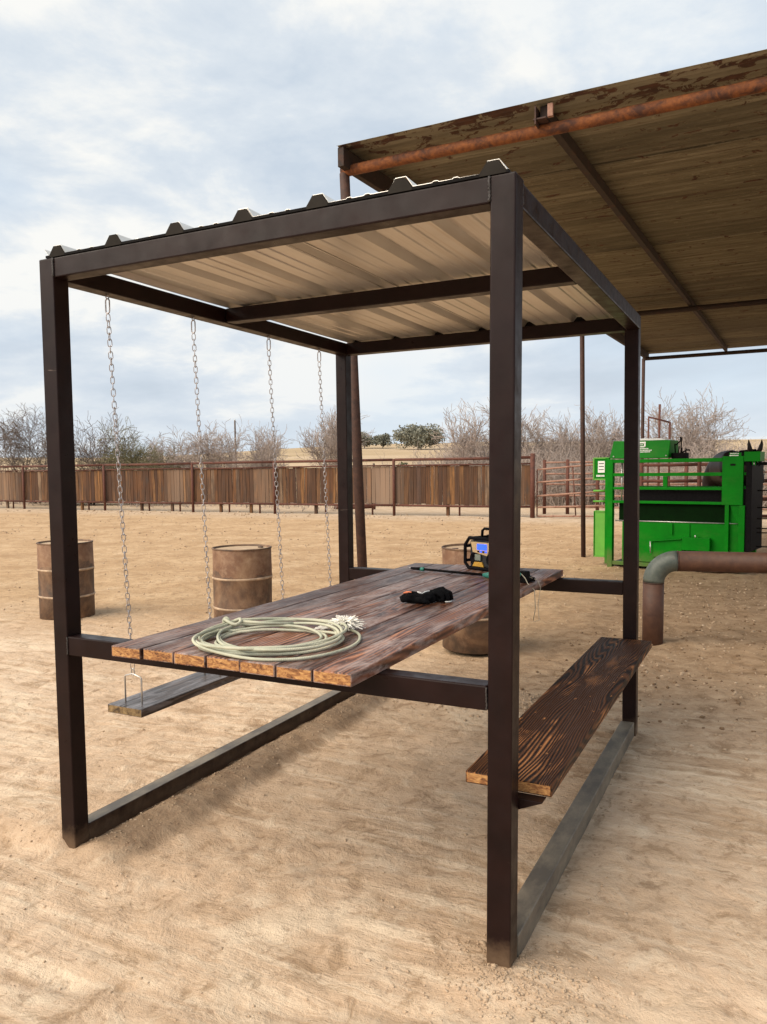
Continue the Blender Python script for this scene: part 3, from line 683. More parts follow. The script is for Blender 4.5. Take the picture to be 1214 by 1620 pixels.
def prod():
    pr_ = root('cattle_prod', (1.05, 2.05, TZ), 'slim black shafted stock prod with a teal collar and black grip lying across the boards', 'cattle prod')
    a_, b_ = Vector((.69, 2.15, TZ+.014)), Vector((1.165, 2.03, TZ+.014)); d_ = (b_-a_).normalized()
    tube('shaft', [a_, b_], [.0068, .008], M_black, pr_, 8)
    tube('tip', [a_-d_*.035, a_+d_*.035], [.008, .010], M_rubber, pr_, 8)
    tube('prong', [a_-d_*.035, a_-d_*.055+Vector((0, 0, .003))], .0025, M_steel, pr_, 6)
    tube('tip_ring', [a_+d_*.04, a_+d_*.065], .0115, M_teal, pr_, 8)
    tube('collar', [b_, b_+d_*.04, b_+d_*.10, b_+d_*.15], [.010, .020, .022, .018], M_teal, pr_, 10)
    tube('grip', [b_+d_*.15, b_+d_*.2, b_+d_*.30, b_+d_*.33], [.017, .015, .017, .012], M_black, pr_, 10)
prod()
def battery():
    bt = root('radio_power_pack', (1.44, 1.93, TZ), 'small black box with teal edge and dangling pale cord behind the near right post', 'power pack')
    hexa('case', [(1.395, 1.90, TZ), (1.455, 1.885, TZ), (1.47, 1.945, TZ), (1.41, 1.96, TZ), (1.40, 1.902, TZ+.062), (1.45, 1.89, TZ+.062), (1.463, 1.94, TZ+.062), (1.413, 1.953, TZ+.062)], M_black, bt, .006)
    tube('teal_edge', [(1.405, 1.893, TZ+.004), (1.425, 1.885, TZ+.055)], .006, M_teal, bt, 6)
    mesh('cord', *join([tube_data([(1.43, 1.885, TZ+.05), (1.455, 1.87, TZ+.03), (1.475, 1.85, TZ+.005), (1.512, 1.85, TZ-.03), (1.515, 1.86, TZ-.13), (1.50, 1.87, TZ-.2)], .0024, 5),
         tube_data([(1.46, 1.93, TZ+.03), (1.50, 1.96, TZ+.01), (1.513, 1.97, TZ-.03), (1.51, 1.93, TZ-.12), (1.525, 1.90, TZ-.2), (1.50, 1.88, TZ-.205)], .0016, 5)]), M_cord, bt, True)
battery()

def radio():
    rd = empty('jobsite_radio', (1.09, 2.38, TZ), 'black caged jobsite radio with tan and yellow face and glowing blue display', 'radio', R(-27)); PO[rd.name] = (0, 0, 0); rd.scale = (.84, .84, .86)
    # local frame: x right, y back, z up; 0.34 wide, 0.26 tall, 0.19 deep
    w, h, d = .165, .235, .095
    def ring(y):
        return [(-w+.035, y, .012), (-w, y, .045), (-w, y, h-.06), (-w+.045, y, h-.008), (w-.045, y, h-.008), (w, y, h-.06), (w, y, .045), (w-.035, y, .012)]
    for y in (-d, d): tube('cage_ring', ring(y), .0135, M_rubber, rd, 8, True)
    for x, z in ((-w, .06), (-w, h-.07), (w, .06), (w, h-.07), (-w+.05, h-.01), (w-.05, h-.01), (-w+.04, .012), (w-.04, .012)):
        tube('cage_bar', [(x, -d, z), (x, d, z)], .011, M_rubber, rd, 8)
    box('body', -w+.026, w-.026, -d+.022, d-.02, .018, h-.028, M_grille, rd, .014, seg=3)
    hexa('fascia', [(-.095, -d+.008, .125), (.055, -d+.008, .105), (.055, -d+.024, .105), (-.095, -d+.024, .125), (-.115, -d+.008, .200), (.10, -d+.008, .200), (.10, -d+.024, .200), (-.115, -d+.024, .200)], M_tan, rd, .004)
    box('display', -.045, .055, -d+.003, -d+.010, .145, .188, M_lcd, rd, .003)
    for k in range(4): box('button', -.04+.026*k, -.022+.026*k, -d+.001, -d+.008, .128, .139, M_lcd if k % 2 else M_rubber, rd, .002)
    lathe_pts = []
    for x in (-.085, .085):
        o = lathe('speaker_cone', [(0, 0), (.022, .004), (.04, .012), (.044, .012), (.044, 0)], M_rubber, rd, 20); o.location = (x, -d+.018, .078); o.rotation_euler = (R(90), 0, 0)
    box('battery_door', -.07, -.012, -d+.006, -d+.018, .068, .112, plain('grey_green_label', (.22, .25, .20), .5), rd, .003)
    hexa('yellow_panel', [(-.10, -d+.006, .022), (.02, -d+.006, .022), (.02, -d+.02, .022), (-.10, -d+.02, .022), (-.075, -d+.006, .056), (0, -d+.006, .058), (0, -d+.02, .058), (-.075, -d+.02, .056)], M_yellow, rd, .003)
    tube('carry_handle', [(-.085, 0, h-.01), (-.080, 0, h+.042), (-.06, 0, h+.056), (.06, 0, h+.056), (.080, 0, h+.042), (.085, 0, h-.01)], .0105, M_rubber, rd, 8)
    tube('antenna', [(w-.03, d-.02, h-.03), (w-.03, d-.02, h+.03)], .004, M_rubber, rd, 6)
radio()

# ------------------------------------------------------------------ drums
def drum(x, y, z, rz, label):
    d_ = root('steel_drum', (x, y, z), label, 'barrel', group='rusty steel drums in the arena')
    Rr, Hh = .288, .875
    pf = [(Rr-.012, .0), (Rr, .008)]
    for k in range(1, 3):
        c_ = Hh*k/3; pf += [(Rr, c_-.03), (Rr+.003, c_-.02)]
        pf += [(Rr+.003, c_+.02), (Rr, c_+.03)]
    pf += [(Rr, Hh-.012), (Rr-.004, Hh-.004)]
    n = 44; vs, fs = [], []; rg = random.Random(int(abs(x)*100))
    ph = rg.uniform(0, 6); 
    for r_, zz in pf:
        for k in range(n):
            a_ = 2*math.pi*k/n; q = r_*(1+.006*math.sin(3*a_+ph+zz*5)+.012*max(0, math.sin(a_*2+ph+zz*7))**6)
            vs.append((x+q*math.cos(a_), y+q*math.sin(a_), z+zz))
    for i in range(len(pf)-1):
        for k in range(n): fs.append((i*n+k, i*n+(k+1) % n, (i+1)*n+(k+1) % n, (i+1)*n+k))
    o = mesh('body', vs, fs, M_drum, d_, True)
    for k in range(1, 3):
        c_ = Hh*k/3; lathe('rolling_hoop', [(Rr+.001, -.013), (Rr+.010, -.004), (Rr+.010, .004), (Rr+.001, .013)], M_hoop, d_, n, (x, y, z+c_))
    lathe('rim', [(Rr-.010, Hh-.02), (Rr-.008, Hh-.002), (Rr-.002, Hh+.003), (Rr+.006, Hh), (Rr+.007, Hh-.009), (Rr, Hh-.014)], M_drum, d_, n, (x, y, z))
    lathe('lid', [(Rr-.009, Hh-.016), (Rr-.05, Hh-.018), (.05, Hh-.013), (0.001, Hh-.013)], M_lid, d_, n, (x, y, z))
    lathe('bung', [(.028, Hh-.014), (.028, Hh-.005), (.001, Hh-.005)], M_drum, d_, 10, (x+.2*math.cos(rz), y+.2*math.sin(rz), z))
drum(-2.05, 4.10, -.07, 1, 'rusty brown steel drum standing between two swing chains')
drum(-4.30, 3.92, -.07, 2.3, 'rusty steel drum half hidden by the near left post of the shelter')
drum(.37, 4.16, .012, 4, 'steel drum behind the table, its top showing beside the radio')

# ------------------------------------------------------------------ rusty pipe shed
D1 = Vector((.0411, .99915, 0)); D0 = Vector((1, 0, 0))
P0 = Vector((-.80, 4.04, 0)); SXE = 6.2
sh = root('pipe_shed', (2.5, 11, 0), 'large open shed of rusty pipes under stained corrugated sheets', 'shed')
def lat(s_, x, z): # along the side direction s_, at x offset from the left edge
    return P0+D1*s_+D0*x+Vector((0, 0, z))
BZ = 4.18
beam = [lat(0, x, BZ+.004*math.sin(x*2)) for x in np.linspace(-.02, SXE, 14)]
tube('front_beam', beam, .047, M_rustpipe, sh, 14)
tube('cross_beam', [lat(8.1, .0, BZ), lat(8.1, SXE, BZ)], .045, M_rafter, sh, 10)
tube('rear_beam', [lat(13.95, -.02, BZ-.02), lat(13.95, SXE, BZ-.02)], .045, M_rafter, sh, 10)
for i, s_ in enumerate((0, 8.1, 13.95)):
    for x in (.0, SXE-.1):
        top = lat(s_, x, BZ-.02); bt = lat(s_, x, -.15)
        if x == 0 and s_ == 0: bt += Vector((.16, 0, 0)); 
        if x == 0 and s_ > 8 and s_ < 9: top += Vector((.10, -.4, 0)); bt += Vector((.16, -.4, 0))
        tube('post', [top, (top+bt)/2, bt], .0455 if s_ == 0 else .040, M_rustpipe if (s_ == 0 and False) else M_darkrust, sh, 12)
def cboxp(name, a, b, hw, z0, z1, mat):
    a, b = Vector(a), Vector(b); t = (b-a).normalized(); n = Vector((-t.y, t.x, 0))*hw
    c = [a-n, a+n, b+n, b-n]; lo = [(p.x, p.y, z0) for p in c]; hi = [(p.x, p.y, z1) for p in c]
    return hexa(name, [lo[i] for i in (0, 3, 2, 1)]+[hi[i] for i in (0, 3, 2, 1)], mat, sh, .004)
RZ0, RZ1 = BZ+.048, BZ+.148
cboxp('rafter', lat(-.150, .052, 0), lat(14.2, .052, 0), .030, RZ0-.06, RZ1, M_rafter)
for x in (1.80, 3.65, 5.5): cboxp('rafter', lat(-.08, x, 0), lat(14.2, x, 0), .030, RZ0, RZ1, M_rafter)
# beam saddles where the rafters land: two small angle cleats
for x in (1.80, 3.65, 5.5):
    p = lat(-.115, x, 0)
    box('cleat', p.x-.055, p.x-.045, p.y-.03, p.y+.10, BZ+.0, BZ+.135, M_darkrust, sh, .001)
    box('cleat', p.x+.042, p.x+.082, p.y-.02, p.y+.01, BZ+.04, BZ+.135, M_corral, sh, .001)
    box('saddle_plate', p.x-.07, p.x+.03, p.y-.02, p.y+.13, BZ+.035, BZ+.046, M_darkrust, sh, .001)
# corrugated sheets lie across, each about 0.76 m wide in depth
nsh = 19; y0s = -.165; wsh = .765
for i in range(nsh):
    s0 = y0s+i*wsh; s1_ = s0+wsh+.07; m_ = 45; xs_ = np.linspace(.02, SXE+.1, 8); vs, fs = [], []
    zt = RZ1+.003+.004*(i % 2)
    for x in xs_:
        for k in range(m_):
            s_ = s0+(s1_-s0)*k/(m_-1); p = lat(s_, x, zt+.009*(1+math.sin(2*math.pi*(s_-y0s)/.068)) + .006*math.sin(x*2.1+i)*math.sin(s_*3)); vs.append(tuple(p))
    for a_ in range(len(xs_)-1):
        for k in range(m_-1): q = a_*m_+k; fs.append((q, q+1, q+m_+1, q+m_))
    o = mesh('roof_sheet', vs, fs, M_shed, sh, True)
    md = o.modifiers.new('thickness', 'SOLIDIFY'); md.thickness = .0015; md.offset = 1

# heavy pipe rail at the right
bp = root('bent_pipe_rail', (1.71, 5.05, 0), 'thick rusty bent pipe rail with a grey green elbow standing in the dirt', 'pipe rail')
c0 = Vector((1.71, 5.05, 0)); hd = Vector((.975, .22, 0)).normalized(); RAD = .089; ZC = .725; BR = .19
tube('upright', [c0+Vector((0, 0, -.15)), c0+Vector((0, 0, .25)), c0+Vector((0, 0, ZC-BR-.01))], RAD, M_bigpipe, bp, 28)
el = [c0+Vector((0, 0, ZC-BR))+hd*(BR*(1-math.cos(t)))+Vector((0, 0, BR*math.sin(t))) for t in np.linspace(0, math.pi/2, 14)]
tube('elbow', el, RAD+.0015, M_elbow, bp, 28)
tube('crossbar', [c0+hd*(BR+.012)+Vector((0, 0, ZC)), c0+hd*1.8+Vector((0, 0, ZC-.01)), c0+hd*3.4+Vector((0, 0, ZC-.02))], RAD, M_bigpipe, bp, 28)
for p, dv in ((c0+Vector((0, 0, ZC-BR-.005)), Vector((0, 0, 1))), (c0+hd*(BR+.006)+Vector((0, 0, ZC)), hd)):
    tube('weld_ring', [p-dv*.005, p, p+dv*.005], [RAD+.001, RAD+.004, RAD+.001], M_darkrust, bp, 28)
tube('upright', [c0+hd*3.3+Vector((0, 0, ZC-.03-RAD*.2)), c0+hd*3.3+Vector((0, 0, -.15))], RAD, M_bigpipe, bp, 20)

# ------------------------------------------------------------------ board fence at the back of the arena
FY = 22.25
bf = root('board_fence', (-18, FY, 0), 'long fence of weathered brown boards in a red brown pipe frame', 'fence')
px_ = [-41.5, -36.6, -31.9, -27.3, -22.4, -17.7, -13.85, -8.95, -4.12]
for x in px_:
    big = x == px_[-1]
    tube('post', [(x, FY, -.2), (x, FY, 2.02 if big else 1.93)], .075 if big else .052, M_fencepipe, bf, 10)
for z, r_, yo in ((1.90, .046, 0), (1.70, .026, .05), (.34, .036, .05)):
    for a_, b_ in zip(px_[:-1], px_[1:]): tube('rail', [(a_+.05, FY+yo, z), ((a_+b_)/2, FY+yo, z+random.uniform(-.015, .015)), (b_-.05, FY+yo, z)], r_, M_fencepipe, bf, 8)
bo = box('board', -.0765, .0765, -.016, .016, -.645, .645, M_board, bf, .004, seg=1)
bo.location = (0, 0, 0); bbase = bo.data
x = px_[0]+.1; first = True; cnt = 0
while x < px_[-1]-.14:
    o = bo if first else bpy.data.objects.new('board', bbase)
    if not first: COL.objects.link(o); o.parent = bf
    first = False
    wv = random.choice((.72, .95, 1.0, 1.08, 1.25))*random.uniform(.96, 1.04)
    o.location = (x+.0765*wv+18, .095+random.uniform(-.006, .006), 1.02+random.uniform(-.012, .012)); o.rotation_euler = (0, random.gauss(0, .011), 0)
    o.scale = (wv, 1, random.uniform(.975, 1.02)); x += .153*wv+random.choice((.004, .006, .008, .02)); cnt += 1
for a_, b_ in zip(px_[:-1], px_[1:]):
    for f_ in (.36, .70):
        xx = a_+(b_-a_)*f_+random.uniform(-.2, .2)
        box('backing_post', xx-.05, xx+.05, FY+.15, FY+.25, -.2, 1.66, M_board, bf, .006)
        tube('backing_pipe', [(xx+random.choice((-.32, .34)), FY+.17, -.2), (xx+.3, FY+.17, 1.6)] if False else [(xx+.42, FY+.17, -.2), (xx+.42, FY+.17, 1.6)], .034, M_fencepipe, bf, 8)

# corral panels carrying on to the right
def pfence(name, pts, zs, r_, mat, label, posts=.05, top=1.85, cat='fence', group=None, stays=()):
    c_ = sum((Vector(p) for p in pts), Vector())/len(pts)
    f_ = root(name, (c_.x, c_.y, 0), label, cat, group=group)
    for a_, b_ in zip(pts[:-1], pts[1:]):
        a_, b_ = Vector(a_), Vector(b_)
        for z in zs:
            tube('rail', [a_+Vector((0, 0, z)), (a_+b_)/2+Vector((0, 0, z+random.uniform(-.02, .01))), b_+Vector((0, 0, z))], r_, mat, f_, 8)
        for s_ in stays: p = a_.lerp(b_, s_); tube('stay', [p+Vector((0, 0, zs[-1])), p+Vector((0, 0, zs[0]))], r_*.7, mat, f_, 6)
    for p in pts: tube('post', [Vector(p)+Vector((0, 0, -.2)), Vector(p)+Vector((0, 0, top))], posts, M_fencepipe, f_, 10)
    return f_
pfence('corral_fence', [(-4.35, 24.6, 0), (-3.55, 24.55, 0), (-2.55, 24.5, 0), (.2, 24.4, 0), (3.0, 24.3, 0), (6.5, 24.1, 0)], [1.74, 1.36, 1.0, .62, .24], .030, M_corral,
       'pale pinkish pipe rail fence running behind the gate and the green chute', .060, 1.84)
gt = root('pipe_gate', (-3.1, 22.6, 0), 'sagging five bar pipe gate hung on the end post of the board fence', 'gate')
A0, B0 = Vector((-4.0, 22.35, 0)), Vector((-1.75, 22.2, 0))
for za, zb in ((1.47, 1.66), (1.07, 1.24), (.64, .83), (.28, .39), (-.0, .06)):
    tube('bar', [A0+Vector((0, 0, za+.04)), (A0+B0)/2+Vector((0, 0, (za+zb)/2+.03)), B0+Vector((0, 0, zb+.02))], .028, M_corral, gt, 8)
for f_, b_ in ((0.0, 0), (.5, .14), (1, 0)):
    p, q = A0.lerp(B0, f_), A0.lerp(B0, f_+b_*.35); tube('brace', [q+Vector((0, 0, .05)), p+Vector((0, 0, 1.5+.17*f_))], .022, M_fencepipe, gt, 6)
pfence('inner_pipe_fence', [(-.20, 17.7, 0), (1.1, 17.6, 0), (2.6, 17.5, 0), (5.2, 17.3, 0)], [1.60, 1.22, .80, .42], .038, M_fencepipe,
       'rust orange pipe rail fence seen through the bars of the green chute', .048, 1.66)
gw = root('pipe_gateway', (-.1, 20.1, 0), 'tall thin red pipe gateway rising behind the green chute', 'gateway')
tube('upright', [(.15, 20.2, -.2), (.15, 20.2, 2.74)], .028, M_fencepipe, gw, 8); tube('upright', [(-.36, 20.0, -.2), (-.36, 20.0, 2.9)], .022, M_fencepipe, gw, 8)
tube('lintel', [(.15, 20.2, 2.73), (-.1, 20.1, 2.81), (-.36, 20.0, 2.88)], .022, M_fencepipe, gw, 8)
tg = tube('leaning_pipe_post', [(-.49, 23.3, -.2), (-.49, 23.3, 3.45)], .034, M_fencepipe, None, 8); tag(tg, 'single tall red pipe post rising behind the gateway', 'post')
lp = root('fallen_pipe', (-12.2, 25.4, 0), 'short red brown pipe lying on the ground beyond the board fence', 'pipe')
tube('pipe', [(-13.0, 25.25, .09), (-12.0, 25.4, .10), (-11.4, 25.6, .13)], .08, M_fencepipe, lp, 10); tube('flange', [(-11.42, 25.6, .13), (-11.36, 25.62, .13)], .12, M_fencepipe, lp, 10)

# ------------------------------------------------------------------ green squeeze chute; local frame u right, v back, w up
ck = empty('cattle_chute', (.357, 10.54, 0), 'bright green steel cattle squeeze chute with a control box on top', 'cattle chute', R(-11.32)); PO[ck.name] = (0, 0, 0)
LU, DV = 1.965, .78
def cb_(name, u0, u1, v0, v1, w0, w1, mat=None, bev=.004): return box(name, u0, u1, v0, v1, w0, w1, mat or M_green, ck, bev)
cb_('post', -.05, .03, .0, .09, -.03, 1.68); cb_('post', 1.885, LU, .0, .08, .05, .988)
cb_('wide_panel', 1.652, 1.935, -.004, .05, .992, 1.692)
cb_('post', -.05, .03, DV-.08, DV, -.03, 1.68); cb_('post', 1.885, LU, DV-.08, DV, -.03, 1.68)
cb_('top_rail', .033, 1.649, .002, .07, 1.62, 1.672); cb_('side_rail', .033, 1.649, .004, .06, 1.412, 1.462); cb_('side_rail', .033, 1.649, .004, .06, 1.206, 1.245)
cb_('side_rail', .033, 1.883, .004, .07, .994, 1.034)
cb_('rail_stub', .805, .868, .01, .05, 1.248, 1.410)
cb_('top_rail', .033, 1.883, DV-.06, DV-.004, 1.62, 1.672); cb_('side_rail', .033, 1.883, DV-.06, DV-.004, 1.412, 1.455); cb_('side_rail', .033, 1.883, DV-.06, DV-.004, 1.206, 1.245)
cb_('rear_panel', .033, 1.883, DV-.045, DV-.02, .06, 1.19, M_rubber)
cb_('squeeze_panel', .25, 1.64, .15, .175, .72, 1.20, M_rubber)
cb_('recessed_panel', .10, 1.69, .10, .125, .70, .992, plain('dark_green_enamel', (.001, .012, .001), .6, spec=.05))
cb_('lower_panel', .17, 1.69, .06, .095, .085, .712); cb_('lower_panel', .20, 1.20, .045, .058, .09, .70)
tube('silver_rod', [(.06, .052, .718), (1.95, .052, .722)], .009, M_steel, ck, 8)
tube('silver_rod', [(.147, .08, 1.02), (.147, .08, 1.62)], .013, M_steel, ck, 8)
cb_('stiffener', 1.697, 1.752, .0, .08, .30, .99); cb_('skid', -.05, LU, .01, .07, .02, .08)
cb_('skid', -.05, LU, DV-.07, DV-.01, -.03, .05); cb_('floor', .0, LU-.03, .10, DV-.08, .03, .06, M_black)
cb_('corner_panel', 1.755, 1.883, .06, .075, .30, .99)
hexa('gusset', [(1.80, .03, .86), (1.883, .03, .70), (1.883, .058, .70), (1.80, .058, .86), (1.76, .03, .99), (1.883, .03, .99), (1.883, .058, .99), (1.76, .058, .99)], M_green, ck, .003)
cb_('access_door', 1.109, 1.506, -.03, .04, .31, .50); tube('door_pin', [(1.30, -.02, .50), (1.30, -.02, .54)], .012, M_steel, ck, 6); cb_('hinge', 1.27, 1.34, -.03, .0, .502, .515)
hexa('side_hatch', [(.66, -.012, .18), (1.105, -.012, .20), (1.105, .03, .20), (.66, .03, .18), (.66, -.012, .41), (1.105, -.012, .462), (1.105, .03, .462), (.66, .03, .41)], M_green, ck, .003)
hexa('hatch_hood', [(.64, -.05, .415), (1.105, -.05, .467), (1.105, .03, .467), (.64, .03, .415), (.64, -.05, .428), (1.105, -.05, .480), (1.105, .03, .480), (.64, .03, .428)], M_green, ck, .003)
tube('latch_handle', [(.652, -.04, .24), (.648, -.045, .42)], .010, M_steel, ck, 6)
hexa('latch_bracket', [(.90, .02, .56), (.955, .02, .52), (.955, .044, .52), (.90, .044, .56), (.865, .02, .70), (.955, .02, .70), (.955, .044, .70), (.865, .044, .70)], M_green, ck, .003)
# hydraulic control box with white top
hexa('control_box', [(-.04, .03, 1.69), (.872, .03, 1.685), (.872, .50, 1.685), (-.04, .50, 1.69), (.012, .07, 1.962), (.89, .07, 1.955), (.89, .46, 1.955), (.012, .46, 1.962)], M_green, ck, .008)
hexa('white_cap', [(.40, .065, 1.960), (.84, .065, 1.957), (.84, .45, 1.957), (.40, .45, 1.960), (.44, .10, 1.992), (.74, .10, 1.985), (.74, .42, 1.985), (.44, .42, 1.992)], M_white, ck, .006)
for u in (.03, .84): lathe_b = tube('bolt', [(u, .026, 1.72), (u, .034, 1.72)], .012, M_steel, ck, 8)
# printed badge: white D shaped block with green slots, and lines of lettering too small to read
def bad(name, u0, u1, w0, w1, mat, parent=ck, v=.0): return box(name, u0, u1, v, v+.003, w0, w1, mat, parent, .0)
def slant_v(w): return .03+(w-1.69)/.27*.04
def badp(u0, u1, w0, w1, mat, lift=.004):
    return hexa('print', [(u0, slant_v(w0)-lift, w0), (u1, slant_v(w0)-lift, w0), (u1, slant_v(w0)-lift+.002, w0), (u0, slant_v(w0)-lift+.002, w0),
                         (u0, slant_v(w1)-lift, w1), (u1, slant_v(w1)-lift, w1), (u1, slant_v(w1)-lift+.002, w1), (u0, slant_v(w1)-lift+.002, w1)], mat, ck, 0)
badp(.405, .520, 1.915, 1.940, M_white); badp(.495, .520, 1.865, 1.913, M_white); badp(.405, .505, 1.855, 1.870, M_white); badp(.42, .48, 1.888, 1.898, M_white); badp(.38, .404, 1.855, 1.940, M_white)
for w0, u1 in ((1.826, .55), (1.80, .60), (1.776, .60)):
    u = .40
    while u < u1: k = random.uniform(.010, .022); badp(u, u+k, w0, w0+.014, M_white); u += k+.006
# left head gate wings
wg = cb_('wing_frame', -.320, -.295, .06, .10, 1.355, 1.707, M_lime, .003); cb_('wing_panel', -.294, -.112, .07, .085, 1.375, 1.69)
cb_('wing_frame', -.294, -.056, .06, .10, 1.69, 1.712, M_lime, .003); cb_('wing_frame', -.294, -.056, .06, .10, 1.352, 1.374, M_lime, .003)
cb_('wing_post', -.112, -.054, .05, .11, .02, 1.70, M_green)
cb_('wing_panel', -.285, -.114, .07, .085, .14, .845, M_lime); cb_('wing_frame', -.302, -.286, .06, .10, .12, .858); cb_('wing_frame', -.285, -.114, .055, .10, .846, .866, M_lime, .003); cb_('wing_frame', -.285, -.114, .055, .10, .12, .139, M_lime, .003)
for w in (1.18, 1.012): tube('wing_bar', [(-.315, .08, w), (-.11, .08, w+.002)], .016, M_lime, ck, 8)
bp_ = box('badge', -.238, -.125, .062, .066, 1.470, 1.655, M_white, ck, .0); bevel_mesh(bp_, .0015, 1)
for w in (1.515, 1.563, 1.611): bad('badge_slot', -.222, -.141, w, w+.010, M_black, v=.0585)
u = -.262
while u < -.13: k = random.uniform(.010, .02); bad('print', u, u+k, 1.405, 1.435, M_white, v=.062); u += k+.006
# tail end: head piece, rubber side, levers
cb_('head_piece', 1.94, 2.15, .0, .28, 1.615, 1.752); cb_('head_bracket', 1.94, 2.02, .02, .10, 1.555, 1.612, M_black)
for k in range(6):
    u = 1.96+.032*k; tube('hydraulic_fitting', [(u, .06, 1.612), (u+.01, .04, 1.57-.012*(k % 3))], .010, M_steel if k % 3 == 0 else M_black, ck, 6)
cb_('rubber_flap', 1.967, 2.045, .02, .72, .33, 1.56, M_rubber)
u = 1.752
while u < 1.86: k = random.uniform(.009, .016); bad('print', u, u+k, 1.722, 1.737, M_white, v=-.004); u += k+.005
cb_('stripe', 1.748, 1.868, -.0065, -.0045, 1.696, 1.708, M_white, 0)
cb_('name_strip', 1.74, 1.9, -.004, .05, 1.6935, 1.742)
cb_('oval_slot', 1.76, 1.83, -.0065, -.0045, 1.555, 1.585, M_black, 0)
for k, (u, h_) in enumerate(((.93, 1.90), (.965, 1.86), (1.0, 1.99), (1.03, 1.84), (1.07, 1.82))):
    tube('valve_lever', [(u, .2, 1.67), (u+random.uniform(-.01, .02), .18, h_)], .010, M_black, ck, 6)
cb_('valve_bank', .885, 1.10, .14, .28, 1.674, 1.76, M_black); tube('lever_arm', [(.93, .2, 1.88), (1.0, .19, 1.94), (1.0, .19, 2.0)], .009, M_black, ck, 6)
tube('lever_arm', [(1.02, .2, 1.76), (1.09, .19, 1.80), (1.14, .19, 1.80)], .012, M_black, ck, 6)
# black ladder panel at the far right
lpn = root('ladder_panel', (2.55, 10.2, 0), 'narrow black ladder rung panel standing right of the green chute', 'panel')
ua = Vector((2.46, 10.25, 0)); ub = Vector((2.62, 10.22, 0)); uc = Vector((2.68, 10.20, 0))
for p in (ub, uc): tube('upright', [p+Vector((0, 0, .30)), p+Vector((0, 0, 1.60))], .011, M_black, lpn, 8)
tube('foot', [uc+Vector((0, 0, -.1)), uc+Vector((0, 0, .3))], .011, M_black, lpn, 8); tube('foot', [ub+Vector((0, 0, -.1)), ub+Vector((0, 0, .3))], .011, M_black, lpn, 8)
for z in (.40, .60, .66, .80, .96, 1.20, 1.58): tube('rung', [ua+Vector((-.02, 0, z)), uc+Vector((.25, 0, z))], .009, M_black, lpn, 6)
box('top_block', 2.42, 2.95, 10.19, 10.29, 1.56, 1.60, M_black, lpn, .004)
cn = root('alley_boards', (4.2, 14.4, 0), 'dark brown plank alley side seen right of the green chute', 'fence')
for z0, z1, mt in ((.30, .44, M_darkrust), (.55, .69, M_board), (.82, 1.02, M_darkrust), (1.16, 1.22, M_darkrust), (1.36, 1.40, M_fencepipe)): box('plank', 2.62, 6.4, 14.4, 14.46, z0, z1, mt, cn, .006)
for x in (2.75, 4.5, 6.3): tube('post', [(x, 14.52, -.2), (x, 14.52, 1.5)], .05, M_fencepipe, cn, 8)

